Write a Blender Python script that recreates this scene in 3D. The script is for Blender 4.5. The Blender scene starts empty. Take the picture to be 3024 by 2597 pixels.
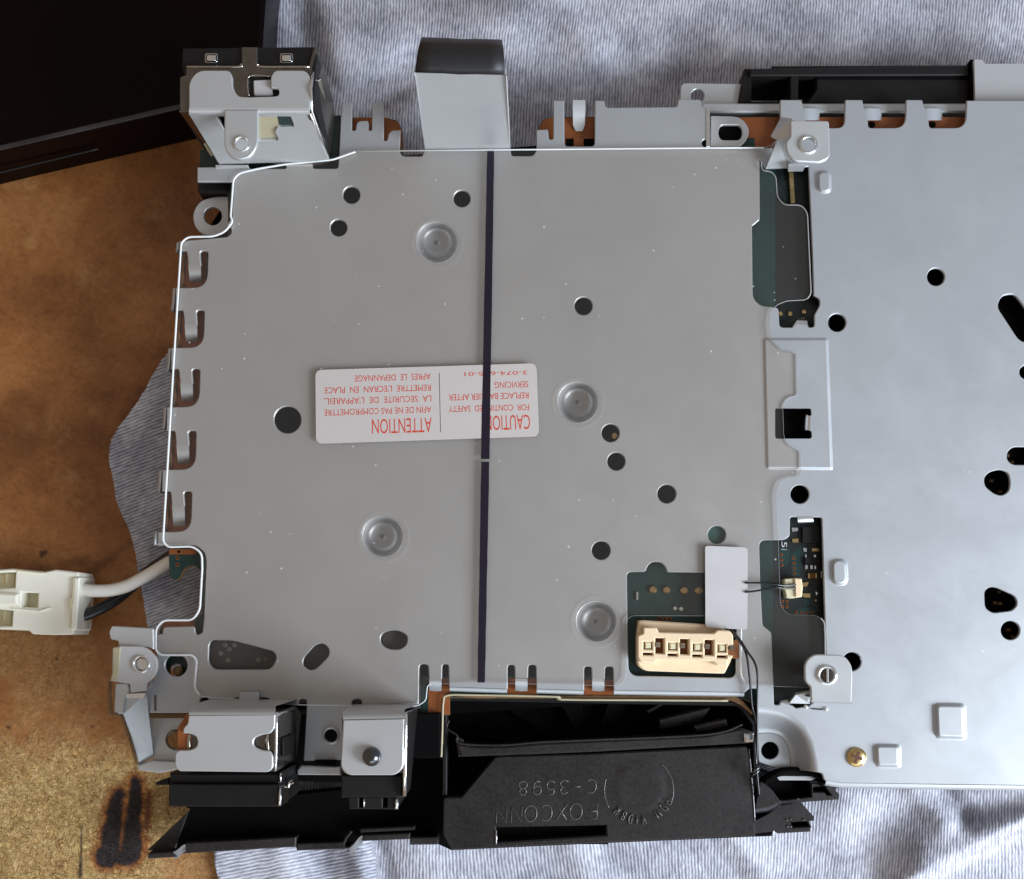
import bpy, bmesh, math, random
import numpy as np
from mathutils import Vector, Matrix
from mathutils.geometry import delaunay_2d_cdt
R = math.radians
rnd = random.Random(7)
SC = bpy.context.scene
COL = SC.collection
MM = 0.001
# ------------------------------------------------------------------ camera, world, lights, exposure
FPX, TILT, H = 3243.0, R(10.0), 0.292
cam = bpy.data.cameras.new('camera'); co = bpy.data.objects.new('camera', cam); COL.objects.link(co)
co.location = (0, 0, H); co.rotation_euler = (TILT, 0, 0)
cam.sensor_fit = 'HORIZONTAL'; cam.sensor_width = 36.0; cam.lens = FPX / 3024.0 * 36.0
cam.clip_start = 0.01; cam.clip_end = 20
SC.camera = co
w = bpy.data.worlds.new('World'); SC.world = w; w.use_nodes = True
wn = w.node_tree; bg = wn.nodes['Background']; bg.inputs[1].default_value = 0.36
# room light: warm dim walls on the left, cooler and brighter towards the window side on the right
tcw = wn.nodes.new('ShaderNodeTexCoord'); sxw = wn.nodes.new('ShaderNodeSeparateXYZ'); wn.links.new(tcw.outputs['Generated'], sxw.inputs[0])
rmw = wn.nodes.new('ShaderNodeValToRGB'); mrw = wn.nodes.new('ShaderNodeMapRange'); wn.links.new(sxw.outputs[0], mrw.inputs[0]); mrw.inputs[1].default_value = -1; mrw.inputs[2].default_value = 1
wn.links.new(mrw.outputs[0], rmw.inputs[0]); rmw.color_ramp.elements[0].color = (1.0, 0.78, 0.60, 1); rmw.color_ramp.elements[0].position = 0.1
rmw.color_ramp.elements[1].color = (0.84, 0.98, 1.18, 1); rmw.color_ramp.elements[1].position = 0.95
e_ = rmw.color_ramp.elements.new(0.45); e_.color = (0.84, 0.76, 0.68, 1)
wn.links.new(rmw.outputs[0], bg.inputs[0])
def area(name, loc, target, sx, sy, power, color):
    l = bpy.data.lights.new(name, 'AREA'); l.shape = 'RECTANGLE'; l.size = sx; l.size_y = sy; l.energy = power; l.color = color
    o = bpy.data.objects.new(name, l); COL.objects.link(o); o.location = loc
    o.rotation_euler = (Vector(target) - Vector(loc)).to_track_quat('-Z', 'Y').to_euler()
    return o
area('window_light', (0.62, -0.26, 0.36), (-0.02, 0.0, 0), 0.36, 0.36, 10.8, (0.80, 0.89, 1.0))
area('front_fill_light', (0.20, -0.85, 0.45), (0, 0, 0), 0.9, 0.5, 3.0, (0.76, 0.89, 1.0))  # added soft fill lamp for the faces turned to the front
SC.view_settings.view_transform = 'Standard'; SC.view_settings.look = 'None'
SC.view_settings.exposure = 0; SC.view_settings.gamma = 1

ct, st = math.cos(TILT), math.sin(TILT)
def P(x, y, z=0.0):
    """a point of the place: where the sight line through photo pixel x, y meets height z (mm above the shield)"""
    vx, vy = (x - 1512.0) / FPX, -(y - 1298.5) / FPX
    d = (vx, vy * ct + st, vy * st - ct)
    t = (z * MM - H) / d[2]
    return Vector((d[0] * t, d[1] * t, z * MM))
def crop(x0, y0, s):
    def f(*pts): return [(x0 + p[0] / s, y0 + p[1] / s) + tuple(p[2:]) for p in pts]
    return f
# ------------------------------------------------------------------ materials
def newmat(name):
    m = bpy.data.materials.new(name); m.use_nodes = True
    nt = m.node_tree; return m, nt, nt.nodes['Principled BSDF']
def N(nt, t, **kw):
    n = nt.nodes.new(t)
    for k, v in kw.items(): setattr(n, k, v)
    return n
def noise(nt, scale, detail=3, rough=0.5, vec=None, dist=0.0):
    n = N(nt, 'ShaderNodeTexNoise'); n.inputs['Scale'].default_value = scale; n.inputs['Detail'].default_value = detail
    n.inputs['Roughness'].default_value = rough; n.inputs['Distortion'].default_value = dist
    if vec is not None: nt.links.new(vec, n.inputs['Vector'])
    return n
def ramp(nt, src, stops):
    r = N(nt, 'ShaderNodeValToRGB'); e = r.color_ramp.elements
    e[0].position, e[0].color = stops[0][0], tuple(stops[0][1]) + (1,)
    e[1].position, e[1].color = stops[-1][0], tuple(stops[-1][1]) + (1,)
    for p, c in stops[1:-1]:
        q = e.new(p); q.color = tuple(c) + (1,)
    nt.links.new(src, r.inputs[0]); return r
def bump(nt, src, strength, dist, bsdf, prev=None):
    b = N(nt, 'ShaderNodeBump'); b.inputs['Strength'].default_value = strength; b.inputs['Distance'].default_value = dist
    nt.links.new(src, b.inputs['Height'])
    if prev: nt.links.new(prev.outputs[0], b.inputs['Normal'])
    nt.links.new(b.outputs[0], bsdf.inputs['Normal']); return b
def pos(nt): return N(nt, 'ShaderNodeNewGeometry').outputs['Position']
def simple(name, col, rough=0.5, metal=0.0, var=0.12, scale=900, bmp=0.15, spec=0.5, bd=0.00004):
    m, nt, b = newmat(name); p = pos(nt)
    n = noise(nt, scale, 4, 0.6, p); n2 = noise(nt, 45, 3, 0.6, p)
    mx = N(nt, 'ShaderNodeMath', operation='ADD'); nt.links.new(n.outputs[0], mx.inputs[0]); nt.links.new(n2.outputs[0], mx.inputs[1])
    h = N(nt, 'ShaderNodeMath', operation='MULTIPLY'); nt.links.new(mx.outputs[0], h.inputs[0]); h.inputs[1].default_value = 0.5
    lo = [c * (1 - var) for c in col]; hi = [min(1, c * (1 + var)) for c in col]
    r = ramp(nt, h.outputs[0], [(0.3, lo), (0.7, hi)]); nt.links.new(r.outputs[0], b.inputs['Base Color'])
    rr = N(nt, 'ShaderNodeMapRange'); nt.links.new(n2.outputs[0], rr.inputs[0]); rr.inputs[3].default_value = rough * 0.85; rr.inputs[4].default_value = min(1, rough * 1.15)
    nt.links.new(rr.outputs[0], b.inputs['Roughness'])
    b.inputs['Metallic'].default_value = metal; b.inputs['Specular IOR Level'].default_value = spec
    if bmp: bump(nt, n.outputs[0], bmp, bd, b)
    return m
def specks(nt, p, scale, size, keep):
    """sparse dust specks: small dots in some voronoi cells"""
    v = N(nt, 'ShaderNodeTexVoronoi'); v.inputs['Scale'].default_value = scale; w0 = noise(nt, scale * 5, 2, 0.5, p)
    ml = N(nt, 'ShaderNodeMixRGB'); ml.blend_type = 'ADD'; ml.inputs[0].default_value = 0.00025; nt.links.new(p, ml.inputs[1]); nt.links.new(w0.outputs['Color'], ml.inputs[2]); nt.links.new(ml.outputs[0], v.inputs['Vector'])
    s = N(nt, 'ShaderNodeSeparateColor'); nt.links.new(v.outputs['Color'], s.inputs[0])
    k = N(nt, 'ShaderNodeMapRange'); nt.links.new(s.outputs[0], k.inputs[0]); k.inputs[1].default_value = keep; k.inputs[2].default_value = 1; k.inputs[3].default_value = 0; k.inputs[4].default_value = size
    lt = N(nt, 'ShaderNodeMath', operation='LESS_THAN'); nt.links.new(v.outputs['Distance'], lt.inputs[0]); nt.links.new(k.outputs[0], lt.inputs[1])
    return lt
def sheet_metal(name, col=(0.475, 0.487, 0.50), rough=0.42, metal=0.55):
    m, nt, b = newmat(name); p = pos(nt)
    n1 = noise(nt, 22, 4, 0.6, p); n2 = noise(nt, 1500, 3, 0.6, p)
    r = ramp(nt, n1.outputs[0], [(0.3, [c * 0.95 for c in col]), (0.7, [c * 1.04 for c in col])])
    out = r.outputs[0]
    # small scuffs and dents, sparse
    r3 = specks(nt, p, 170, 0.06, 0.55)
    n5 = noise(nt, 30, 2, 0.5, p); r5 = ramp(nt, n5.outputs[0], [(0.45, (0, 0, 0)), (0.6, (1, 1, 1))])
    mu = N(nt, 'ShaderNodeMath', operation='MULTIPLY'); nt.links.new(r3.outputs[0], mu.inputs[0]); nt.links.new(r5.outputs[0], mu.inputs[1])
    mix = N(nt, 'ShaderNodeMixRGB'); nt.links.new(mu.outputs[0], mix.inputs[0]); nt.links.new(out, mix.inputs[1]); mix.inputs[2].default_value = (0.75, 0.76, 0.78, 1)
    nt.links.new(mix.outputs[0], b.inputs['Base Color'])
    n6 = noise(nt, 90, 5, 0.65, p, 0.8)
    rr = N(nt, 'ShaderNodeMapRange'); nt.links.new(n6.outputs[0], rr.inputs[0]); rr.inputs[1].default_value = 0.3; rr.inputs[2].default_value = 0.7; rr.inputs[3].default_value = rough * 0.93; rr.inputs[4].default_value = rough * 1.10
    nt.links.new(rr.outputs[0], b.inputs['Roughness']); b.inputs['Metallic'].default_value = metal
    wv = noise(nt, 16, 2, 0.5, p); bw = bump(nt, wv.outputs[0], 0.35, 0.0006, b)
    mps = N(nt, 'ShaderNodeMapping'); mps.inputs['Scale'].default_value = (1, 14, 1); mps.inputs['Rotation'].default_value = (0, 0, 0.6); nt.links.new(p, mps.inputs[0])
    scr = noise(nt, 170, 3, 0.6, mps.outputs[0], 0.4); b2_ = bump(nt, scr.outputs[0], 0.10, 0.00005, b, bw)
    b1 = bump(nt, n2.outputs[0], 0.10, 0.00003, b, b2_)
    bump(nt, mu.outputs[0], 0.35, 0.00012, b, b1)
    return m
M = {}
M['metal'] = sheet_metal('shield_metal')
M['metal2'] = sheet_metal('bracket_metal', (0.56, 0.565, 0.565), 0.36, 0.5)
M['chrome'] = simple('tin_plate', (0.50, 0.46, 0.40), 0.16, 1.0, 0.2, 300, 0.1)
M['chromedark'] = simple('dark_tin_plate', (0.17, 0.15, 0.13), 0.22, 0.9, 0.3, 300, 0.1)
M['silver'] = simple('bright_tin', (0.85, 0.86, 0.86), 0.2, 1.0, 0.08, 400, 0.05)
M['black'] = simple('black_plastic', (0.009, 0.008, 0.0078), 0.5, 0.0, 0.3, 1500, 0.2, 0.25)
M['panelblack'] = simple('moulded_black_plastic', (0.023, 0.0195, 0.0185), 0.42, 0.0, 0.65, 1200, 0.12, 0.3)
M['deep'] = simple('matt_black_and_hole_dark', (0.002, 0.0017, 0.0017), 0.8, 0.0, 0.3, 900, 0.1, 0.08)  # black parts, and the darkness inside holes put into the colour
M['foam'] = simple('black_tape', (0.016, 0.015, 0.016), 0.5, 0.0, 0.35, 700, 0.3)
M['pcb'] = simple('green_board', (0.008, 0.032, 0.028), 0.35, 0.0, 0.35, 300, 0.1)
M['pcbblack'] = simple('dark_board', (0.006, 0.010, 0.009), 0.4, 0.0, 0.4, 300, 0.1)
M['copper'] = simple('orange_copper', (0.29, 0.088, 0.024), 0.4, 0.25, 0.18, 300, 0.1)
M['boardedge'] = simple('brown_board_edge', (0.16, 0.085, 0.035), 0.7, 0.0, 0.4, 900, 0.6, 0.3, 0.0001)
M['gold'] = simple('gold_contact', (0.62, 0.44, 0.20), 0.28, 1.0, 0.2, 500, 0.1)
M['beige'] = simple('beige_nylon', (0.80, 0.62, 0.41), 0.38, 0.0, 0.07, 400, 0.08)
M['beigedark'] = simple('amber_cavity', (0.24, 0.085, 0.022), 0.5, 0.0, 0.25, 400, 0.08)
M['white'] = simple('white_nylon', (0.96, 0.93, 0.80), 0.3, 0.0, 0.04, 200, 0.05)
M['cream'] = simple('cream_nylon', (0.66, 0.60, 0.40), 0.35, 0.0, 0.08, 200, 0.05)
M['wirewhite'] = simple('white_wire_jacket', (0.86, 0.82, 0.76), 0.35, 0.0, 0.04, 200, 0.05)
M['wireblack'] = simple('black_wire_jacket', (0.012, 0.012, 0.014), 0.22, 0.0, 0.2, 300, 0.1)
M['tape'] = simple('grey_white_tape', (0.50, 0.48, 0.475), 0.55, 0.0, 0.06, 160, 0.1)
M['label'] = simple('label_paper', (0.54, 0.485, 0.455), 0.5, 0.0, 0.03, 600, 0.06)
M['red'] = simple('red_ink', (0.56, 0.055, 0.025), 0.55, 0.0, 0.1, 900, 0)
M['darkink'] = simple('brown_ink', (0.10, 0.06, 0.05), 0.55, 0.0, 0.1, 900, 0)
M['brass'] = simple('yellow_zinc', (0.62, 0.43, 0.19), 0.25, 1.0, 0.25, 700, 0.1)
M['brassdark'] = simple('dark_zinc', (0.16, 0.06, 0.02), 0.4, 0.8, 0.25, 700, 0.1)
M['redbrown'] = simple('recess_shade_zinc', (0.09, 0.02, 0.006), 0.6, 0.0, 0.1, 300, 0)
M['edgeblack'] = simple('lit_black_edge', (0.028, 0.021, 0.021), 0.4, 0.0, 0.6, 90, 0.1)  # bevel highlight of the black panel put into the colour
M['edgegrey'] = simple('dim_plastic_edge', (0.34, 0.33, 0.33), 0.4, 0.0, 0.3, 60, 0)  # duller copy, for edge runs that let out little light
M['dotgrey'] = simple('dull_solder', (0.14, 0.125, 0.11), 0.6, 0.0, 0.3, 300, 0)
M['boardlight'] = simple('lit_board_grey', (0.055, 0.047, 0.042), 0.6, 0.0, 0.5, 70, 0)
M['teal'] = simple('teal_board_mask', (0.02, 0.075, 0.07), 0.45, 0.0, 0.2, 300, 0)
M['ball'] = simple('steel_ball', (0.12, 0.12, 0.125), 0.2, 1.0, 0.1, 300, 0)
M['edge'] = simple('lit_plastic_edge', (0.92, 0.93, 0.94), 0.35, 0.0, 0.04, 300, 0)  # frosted cut edge, its white standing for light leaving the sheet
M['edge'].node_tree.nodes['Principled BSDF'].inputs['Transmission Weight'].default_value = 0.15
M['slabmat'] = simple('gloss_black', (0.0030, 0.0010, 0.0010), 0.25, 0.0, 0.3, 60, 0.03, 0.08)
M['white_ink'] = simple('white_ink', (0.5, 0.5, 0.5), 0.5, 0.0, 0.05, 600, 0)
M['yellowgrey'] = simple('stained_adhesive', (0.42, 0.37, 0.24), 0.5, 0.0, 0.12, 300, 0.1)

def barrier_mat():
    m, nt, b = newmat('translucent_sheet'); p = pos(nt)
    n = noise(nt, 420, 3, 0.6, p); n1 = noise(nt, 14, 2, 0.5, p)
    b.inputs['Base Color'].default_value = (0.40, 0.375, 0.355, 1); b.inputs['Roughness'].default_value = 0.34
    b.inputs['Specular IOR Level'].default_value = 0.5
    r4 = specks(nt, p, 330, 0.10, 0.72)
    mixc = N(nt, 'ShaderNodeMixRGB'); nt.links.new(r4.outputs[0], mixc.inputs[0]); mixc.inputs[1].default_value = (0.36, 0.335, 0.31, 1); mixc.inputs[2].default_value = (0.85, 0.85, 0.85, 1)
    nt.links.new(mixc.outputs[0], b.inputs['Base Color'])
    t = N(nt, 'ShaderNodeBsdfTransparent'); t.inputs[0].default_value = (0.986, 0.968, 0.948, 1)
    fr = N(nt, 'ShaderNodeMapRange'); nt.links.new(n1.outputs[0], fr.inputs[0]); fr.inputs[3].default_value = 0.028; fr.inputs[4].default_value = 0.042
    ad = N(nt, 'ShaderNodeMath', operation='MULTIPLY_ADD'); nt.links.new(r4.outputs[0], ad.inputs[0]); ad.inputs[1].default_value = 0.35; nt.links.new(fr.outputs[0], ad.inputs[2])
    mx = N(nt, 'ShaderNodeMixShader'); nt.links.new(ad.outputs[0], mx.inputs[0]); nt.links.new(t.outputs[0], mx.inputs[1]); nt.links.new(b.outputs[0], mx.inputs[2])
    bump(nt, n.outputs[0], 0.08, 0.00003, b)
    nt.links.new(mx.outputs[0], nt.nodes['Material Output'].inputs[0])
    return m
M['barrier'] = barrier_mat()
def marker_mat():
    m, nt, b = newmat('marker_line_ink'); p = pos(nt)
    b.inputs['Base Color'].default_value = (0.012, 0.008, 0.02, 1); b.inputs['Roughness'].default_value = 0.35
    t = N(nt, 'ShaderNodeBsdfTransparent'); t.inputs[0].default_value = (0.35, 0.25, 0.35, 1)
    n = noise(nt, 60, 3, 0.6, p); fr = N(nt, 'ShaderNodeMapRange'); nt.links.new(n.outputs[0], fr.inputs[0]); fr.inputs[3].default_value = 0.72; fr.inputs[4].default_value = 0.95
    mx = N(nt, 'ShaderNodeMixShader'); nt.links.new(fr.outputs[0], mx.inputs[0]); nt.links.new(t.outputs[0], mx.inputs[1]); nt.links.new(b.outputs[0], mx.inputs[2])
    nt.links.new(mx.outputs[0], nt.nodes['Material Output'].inputs[0]); return m
M['marker'] = marker_mat()

# ------------------------------------------------------------------ objects
WLOC = {}
def tag(o, label=None, cat=None, group=None, kind=None):
    if label: o['label'] = label
    if cat: o['category'] = cat
    if group: o['group'] = group
    if kind: o['kind'] = kind
    return o
def empty(name, loc, label, cat):
    o = bpy.data.objects.new(name, None); COL.objects.link(o); o.location = loc; o.empty_display_size = 0.01
    WLOC[o.name] = Vector(loc); return tag(o, label, cat)
def link(name, me, parent=None, mats=(), smooth=False, label=None):
    """place a mesh given in world coordinates: its origin moves to its middle"""
    vs = np.empty(len(me.vertices) * 3, np.float32); me.vertices.foreach_get('co', vs); vs = vs.reshape(-1, 3)
    c = (vs.min(0) + vs.max(0)) / 2; vs -= c; me.vertices.foreach_set('co', vs.ravel())
    me.update()
    o = bpy.data.objects.new(name, me); COL.objects.link(o); c = Vector([float(q) for q in c])
    for m_ in mats: me.materials.append(m_)
    if smooth: me.polygons.foreach_set('use_smooth', [True] * len(me.polygons))
    WLOC[o.name] = c
    if parent is not None:
        o.parent = parent; o.location = c - WLOC[parent.name]
    else: o.location = c
    if label: o['label'] = label
    return o
def mesh(name, vs, fs, mi=None):
    me = bpy.data.meshes.new(name); me.from_pydata([tuple(v) for v in vs], [], fs)
    if mi: me.polygons.foreach_set('material_index', mi)
    return me
def rounded(pts, r0=0.0, seg=5):
    """round the corners of a pixel outline; points (x,y[,r][,z]) -> (x,y,z)"""
    n = len(pts); out = []
    Q = [(p[0], p[1], (p[2] if len(p) > 2 and p[2] is not None else r0), (p[3] if len(p) > 3 else None)) for p in pts]
    for i in range(n):
        a, b, c = Q[i - 1], Q[i], Q[(i + 1) % n]
        A = Vector((a[0], a[1])); B = Vector((b[0], b[1])); Cc = Vector((c[0], c[1]))
        la, lc = (A - B).length, (Cc - B).length; r = min(b[2], la * 0.48, lc * 0.48)
        if r < 0.7: out.append((b[0], b[1], b[3])); continue
        p0 = B + (A - B).normalized() * r; p1 = B + (Cc - B).normalized() * r
        for k in range(seg + 1):
            t = k / seg; q = p0 * (1 - t) ** 2 + B * 2 * t * (1 - t) + p1 * t * t
            out.append((q.x, q.y, b[3]))
    return out
def circ(x, y, r, n=28, ry=None, a0=0):
    ry = ry or r
    return [(x + r * math.cos(a0 + 2 * math.pi * k / n), y + ry * math.sin(a0 + 2 * math.pi * k / n), 0) for k in range(n)]
def pip(x, y, poly):
    c = False; n = len(poly); j = n - 1
    for i in range(n):
        xi, yi = poly[i]; xj, yj = poly[j]
        if (yi > y) != (yj > y) and x < (xj - xi) * (y - yi) / (yj - yi) + xi: c = not c
        j = i
    return c
def clean(l):
    o = []
    for p in l:
        if not o or (p - o[-1]).length > 2e-6: o.append(p)
    if (o[0] - o[-1]).length < 2e-6: o.pop()
    return o
def solid(name, outer, holes=(), z=0.0, th=0.8, mat=None, parent=None, cham=0.12, r=0.0, zf=None, edgemat=None, label=None, smooth=False):
    """a plate of real thickness: outlines given over the photo's plan, rounded, at height z (or zf(x,y)), extruded by th mm"""
    loops = []
    for L in [outer] + list(holes):
        q = rounded(L, r if L is outer else 0.0)
        w_ = [P(p[0], p[1], (zf(p[0], p[1]) if zf else (p[2] if p[2] is not None and len(L[0]) > 3 else z))) for p in q]
        loops.append(clean(w_))
    # plane basis
    nrm = Vector((0, 0, 0)); L = loops[0]
    for i in range(len(L)):
        a, b = L[i], L[(i + 1) % len(L)]
        nrm += Vector(((a.y - b.y) * (a.z + b.z), (a.z - b.z) * (a.x + b.x), (a.x - b.x) * (a.y + b.y)))
    nrm.normalize()
    if nrm.z < 0: nrm = -nrm
    if abs(nrm.z) < 0.98:
        U = Vector((1, 0, 0)) - nrm * nrm.x; U.normalize()
    else: nrm = Vector((0, 0, 1)) if not zf else nrm; U = Vector((1, 0, 0)) - nrm * nrm.x; U.normalize()
    V = nrm.cross(U)
    vs, fs, mi, rings = [], [], [], []
    c = cham * MM
    for li, L in enumerate(loops):
        p2 = [(p.dot(U), p.dot(V)) for p in L]
        ar = sum(p2[i][0] * p2[(i + 1) % len(p2)][1] - p2[(i + 1) % len(p2)][0] * p2[i][1] for i in range(len(p2)))
        want = 1 if li == 0 else -1
        if ar * want < 0: L = L[::-1]; p2 = p2[::-1]
        n = len(L); ins = []
        for i in range(n):
            a = Vector(p2[i - 1]); b = Vector(p2[i]); d = Vector(p2[(i + 1) % n])
            e1 = (b - a).normalized(); e2 = (d - b).normalized(); m_ = Vector((-e1.y - e2.y, e1.x + e2.x))
            if m_.length < 1e-6: m_ = Vector((-e1.y, e1.x))
            m_.normalize(); k = max(0.5, m_.dot(Vector((-e1.y, e1.x))))
            ins.append(L[i] + (U * m_.x + V * m_.y) * (c / k))
        base = len(vs); vs += ins; vs += [p - nrm * c for p in L]; vs += [p - nrm * (th * MM) for p in L]
        rings.append((base, n))
        for i in range(n):
            j = (i + 1) % n
            fs.append((base + i, base + n + i, base + n + j, base + j)); mi.append(1 if edgemat else 0)
            fs.append((base + n + i, base + 2 * n + i, base + 2 * n + j, base + n + j)); mi.append(1 if edgemat else 0)
    flat, idx, edges = [], [], []
    for b0, n in rings:
        s = len(flat)
        for i in range(n):
            flat.append(Vector((vs[b0 + i].dot(U), vs[b0 + i].dot(V)))); idx.append(b0 + i)
            edges.append((s + i, s + (i + 1) % n))
    polys = []; k = 0
    for b0, n in rings: polys.append([tuple(flat[k + i] * 1000) for i in range(n)]); k += n
    rv, re, rf, ov, oe, of_ = delaunay_2d_cdt([f * 1000 for f in flat], edges, [], 0, 1e-5); extra = {}
    for f in rf:
        cx = sum(rv[i].x for i in f) / len(f); cy = sum(rv[i].y for i in f) / len(f)
        if not pip(cx, cy, polys[0]) or any(pip(cx, cy, h) for h in polys[1:]): continue
        t = []
        for i in f:
            if ov[i]: t.append(idx[ov[i][0]])
            else:
                if i not in extra:
                    q0 = min(idx, key=lambda q: (vs[q].dot(U) * 1000 - rv[i].x) ** 2 + (vs[q].dot(V) * 1000 - rv[i].y) ** 2)
                    extra[i] = len(vs); pq = U * (rv[i].x / 1000) + V * (rv[i].y / 1000) + nrm * vs[q0].dot(nrm); vs.append(pq); vs.append(pq - nrm * (th * MM))
                t.append(extra[i])
        if len(set(t)) < 3: continue
        a, b, d = [vs[q] for q in t[:3]]
        if (b - a).cross(d - a).dot(nrm) < 0: t = t[::-1]
        fs.append(tuple(t)); mi.append(0)
        off = {}
        for b0, n in rings:
            for q in t:
                if b0 <= q < b0 + n: off[q] = q + 2 * n
        for q in extra.values(): off[q] = q + 1
        fs.append(tuple(off[q] for q in reversed(t))); mi.append(0)
    me = mesh(name, vs, fs, mi)
    return link(name, me, parent, [mat] + ([edgemat] if edgemat else []), smooth, label)
def quad3(name, pts, th, mat, parent, cham=0.08, r=0.0, **kw):
    """plate through free points (x, y, z mm)"""
    return solid(name, [(p[0], p[1], p[3] if len(p) > 3 else r, p[2]) for p in pts], [], 0, th, mat, parent, cham, **kw)
def loft(name, rows, mat, parent, closed=False, smooth=True, cap=False, label=None):
    """rows of (x,y,z) photo-plan points joined into a surface"""
    vs, fs = [], []; n = len(rows[0])
    for r_ in rows: vs += [P(*p) for p in r_]
    for a in range(len(rows) - 1):
        for i in range(n if closed else n - 1):
            j = (i + 1) % n; fs.append((a * n + i, a * n + j, (a + 1) * n + j, (a + 1) * n + i))
    if cap: fs.append(tuple(range((len(rows) - 1) * n, len(rows) * n)))
    me = mesh(name, vs, fs); bm = bmesh.new(); bm.from_mesh(me); bmesh.ops.recalc_face_normals(bm, faces=bm.faces)
    bm.to_mesh(me); bm.free()
    return link(name, me, parent, [mat], smooth, label)
def inset(poly, d):
    """shrink a pixel outline by d"""
    n = len(poly); ar = sum(poly[i][0] * poly[(i + 1) % n][1] - poly[(i + 1) % n][0] * poly[i][1] for i in range(n)); s = 1 if ar > 0 else -1
    o = []
    for i in range(n):
        a = Vector(poly[i - 1][:2]); b = Vector(poly[i][:2]); c = Vector(poly[(i + 1) % n][:2])
        e1 = (b - a); e2 = (c - b)
        if e1.length < 1e-6 or e2.length < 1e-6: o.append((b.x, b.y)); continue
        e1.normalize(); e2.normalize(); m_ = Vector((-e1.y - e2.y, e1.x + e2.x)) * s; m_.normalize()
        k = max(0.6, m_.dot(Vector((-e1.y, e1.x)) * s)); q = b + m_ * (d / k); o.append((q.x, q.y))
    return o
def pad(name, outline, r, z, dz, wpx, mat, parent):
    """pressed-out pad: soft shoulder rising (or falling) by dz over wpx pixels"""
    rows = []; big = len(outline) > 12
    for t in (-0.25, 0, 0.2, 0.4, 0.6, 0.8, 1.0, 1.15):
        h = 0 if t < 0 else min(1, t); h = h * h * (3 - 2 * h)
        k = inset([(p[0], p[1]) for p in outline], t * wpx)
        if not big: k = [(a, b) for a, b, _ in rounded([(a, b, max(4, r - t * wpx * 0.6)) for a, b in k], 0, 6)]
        rows.append([(x, y, z + dz * h + (0.012 if t >= 0 else -0.02)) for x, y in k])
    return loft(name, rows, mat, parent, closed=True, cap=True)
def tube(name, pts, rad, mat, parent, n=10, sub=6, label=None):
    """round wire through (x,y,z) photo-plan points, rad in mm"""
    C = [P(*p) for p in pts]; path = []
    for i in range(len(C) - 1):
        p0, p1, p2, p3 = C[max(0, i - 1)], C[i], C[i + 1], C[min(len(C) - 1, i + 2)]
        for k in range(sub):
            t = k / sub; path.append(0.5 * ((2 * p1) + (p2 - p0) * t + (2 * p0 - 5 * p1 + 4 * p2 - p3) * t * t + (3 * p1 - p0 - 3 * p2 + p3) * t ** 3))
    path.append(C[-1]); return tubew(name, path, rad, mat, parent, n, label)
def tubew(name, path, rad, mat, parent, n=10, label=None, kind=None):
    vs, fs = [], []; up = Vector((0, 0, 1)); prev = None
    for i, c in enumerate(path):
        d = (path[min(len(path) - 1, i + 1)] - path[max(0, i - 1)]).normalized()
        s = d.cross(up)
        if s.length < 0.1: s = prev if prev is not None else Vector((1, 0, 0))
        s.normalize(); prev = s; u = s.cross(d)
        for k in range(n):
            a = 2 * math.pi * k / n; vs.append(c + (s * math.cos(a) + u * math.sin(a)) * rad * MM)
    for i in range(len(path) - 1):
        for k in range(n):
            j = (k + 1) % n; fs.append((i * n + k, i * n + j, (i + 1) * n + j, (i + 1) * n + k))
    fs.append(tuple(range(n))[::-1]); fs.append(tuple(range((len(path) - 1) * n, len(path) * n)))
    return link(name, mesh(name, vs, fs), parent, [mat], True, label)
def fold(name, pts, z, depth, mat, parent, rad=0.7, flip=1):
    """sheet edge bent down: quarter round then a wall, along an open run of plan points"""
    W = [P(p[0], p[1], z) for p in pts]; rows = []
    nr = []
    for i in range(len(W)):
        d = (W[min(len(W) - 1, i + 1)] - W[max(0, i - 1)]).normalized(); nr.append(Vector((d.y, -d.x, 0)) * flip)
    prof = [(rad * math.sin(a), -rad * (1 - math.cos(a))) for a in [k * math.pi / 2 / 5 for k in range(6)]] + [(rad, -depth), (rad - 0.6, -depth)]
    vs, fs = [], []; n = len(W)
    for o_, dz in prof: vs += [W[i] + nr[i] * o_ * MM + Vector((0, 0, (dz - 0.01) * MM)) for i in range(n)]
    for a in range(len(prof) - 1):
        for i in range(n - 1): fs.append((a * n + i, a * n + i + 1, (a + 1) * n + i + 1, (a + 1) * n + i))
    me = mesh(name, vs, fs); bm = bmesh.new(); bm.from_mesh(me); bmesh.ops.recalc_face_normals(bm, faces=bm.faces); bm.to_mesh(me); bm.free()
    return link(name, me, parent, [mat], True)
def box(name, x0, y0, x1, y1, z, th, mat, parent, cham=0.08, r=0, label=None):
    return solid(name, [(x0, y0), (x1, y0), (x1, y1), (x0, y1)], [], z, th, mat, parent, cham, r, label=label)
FONT = None
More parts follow.
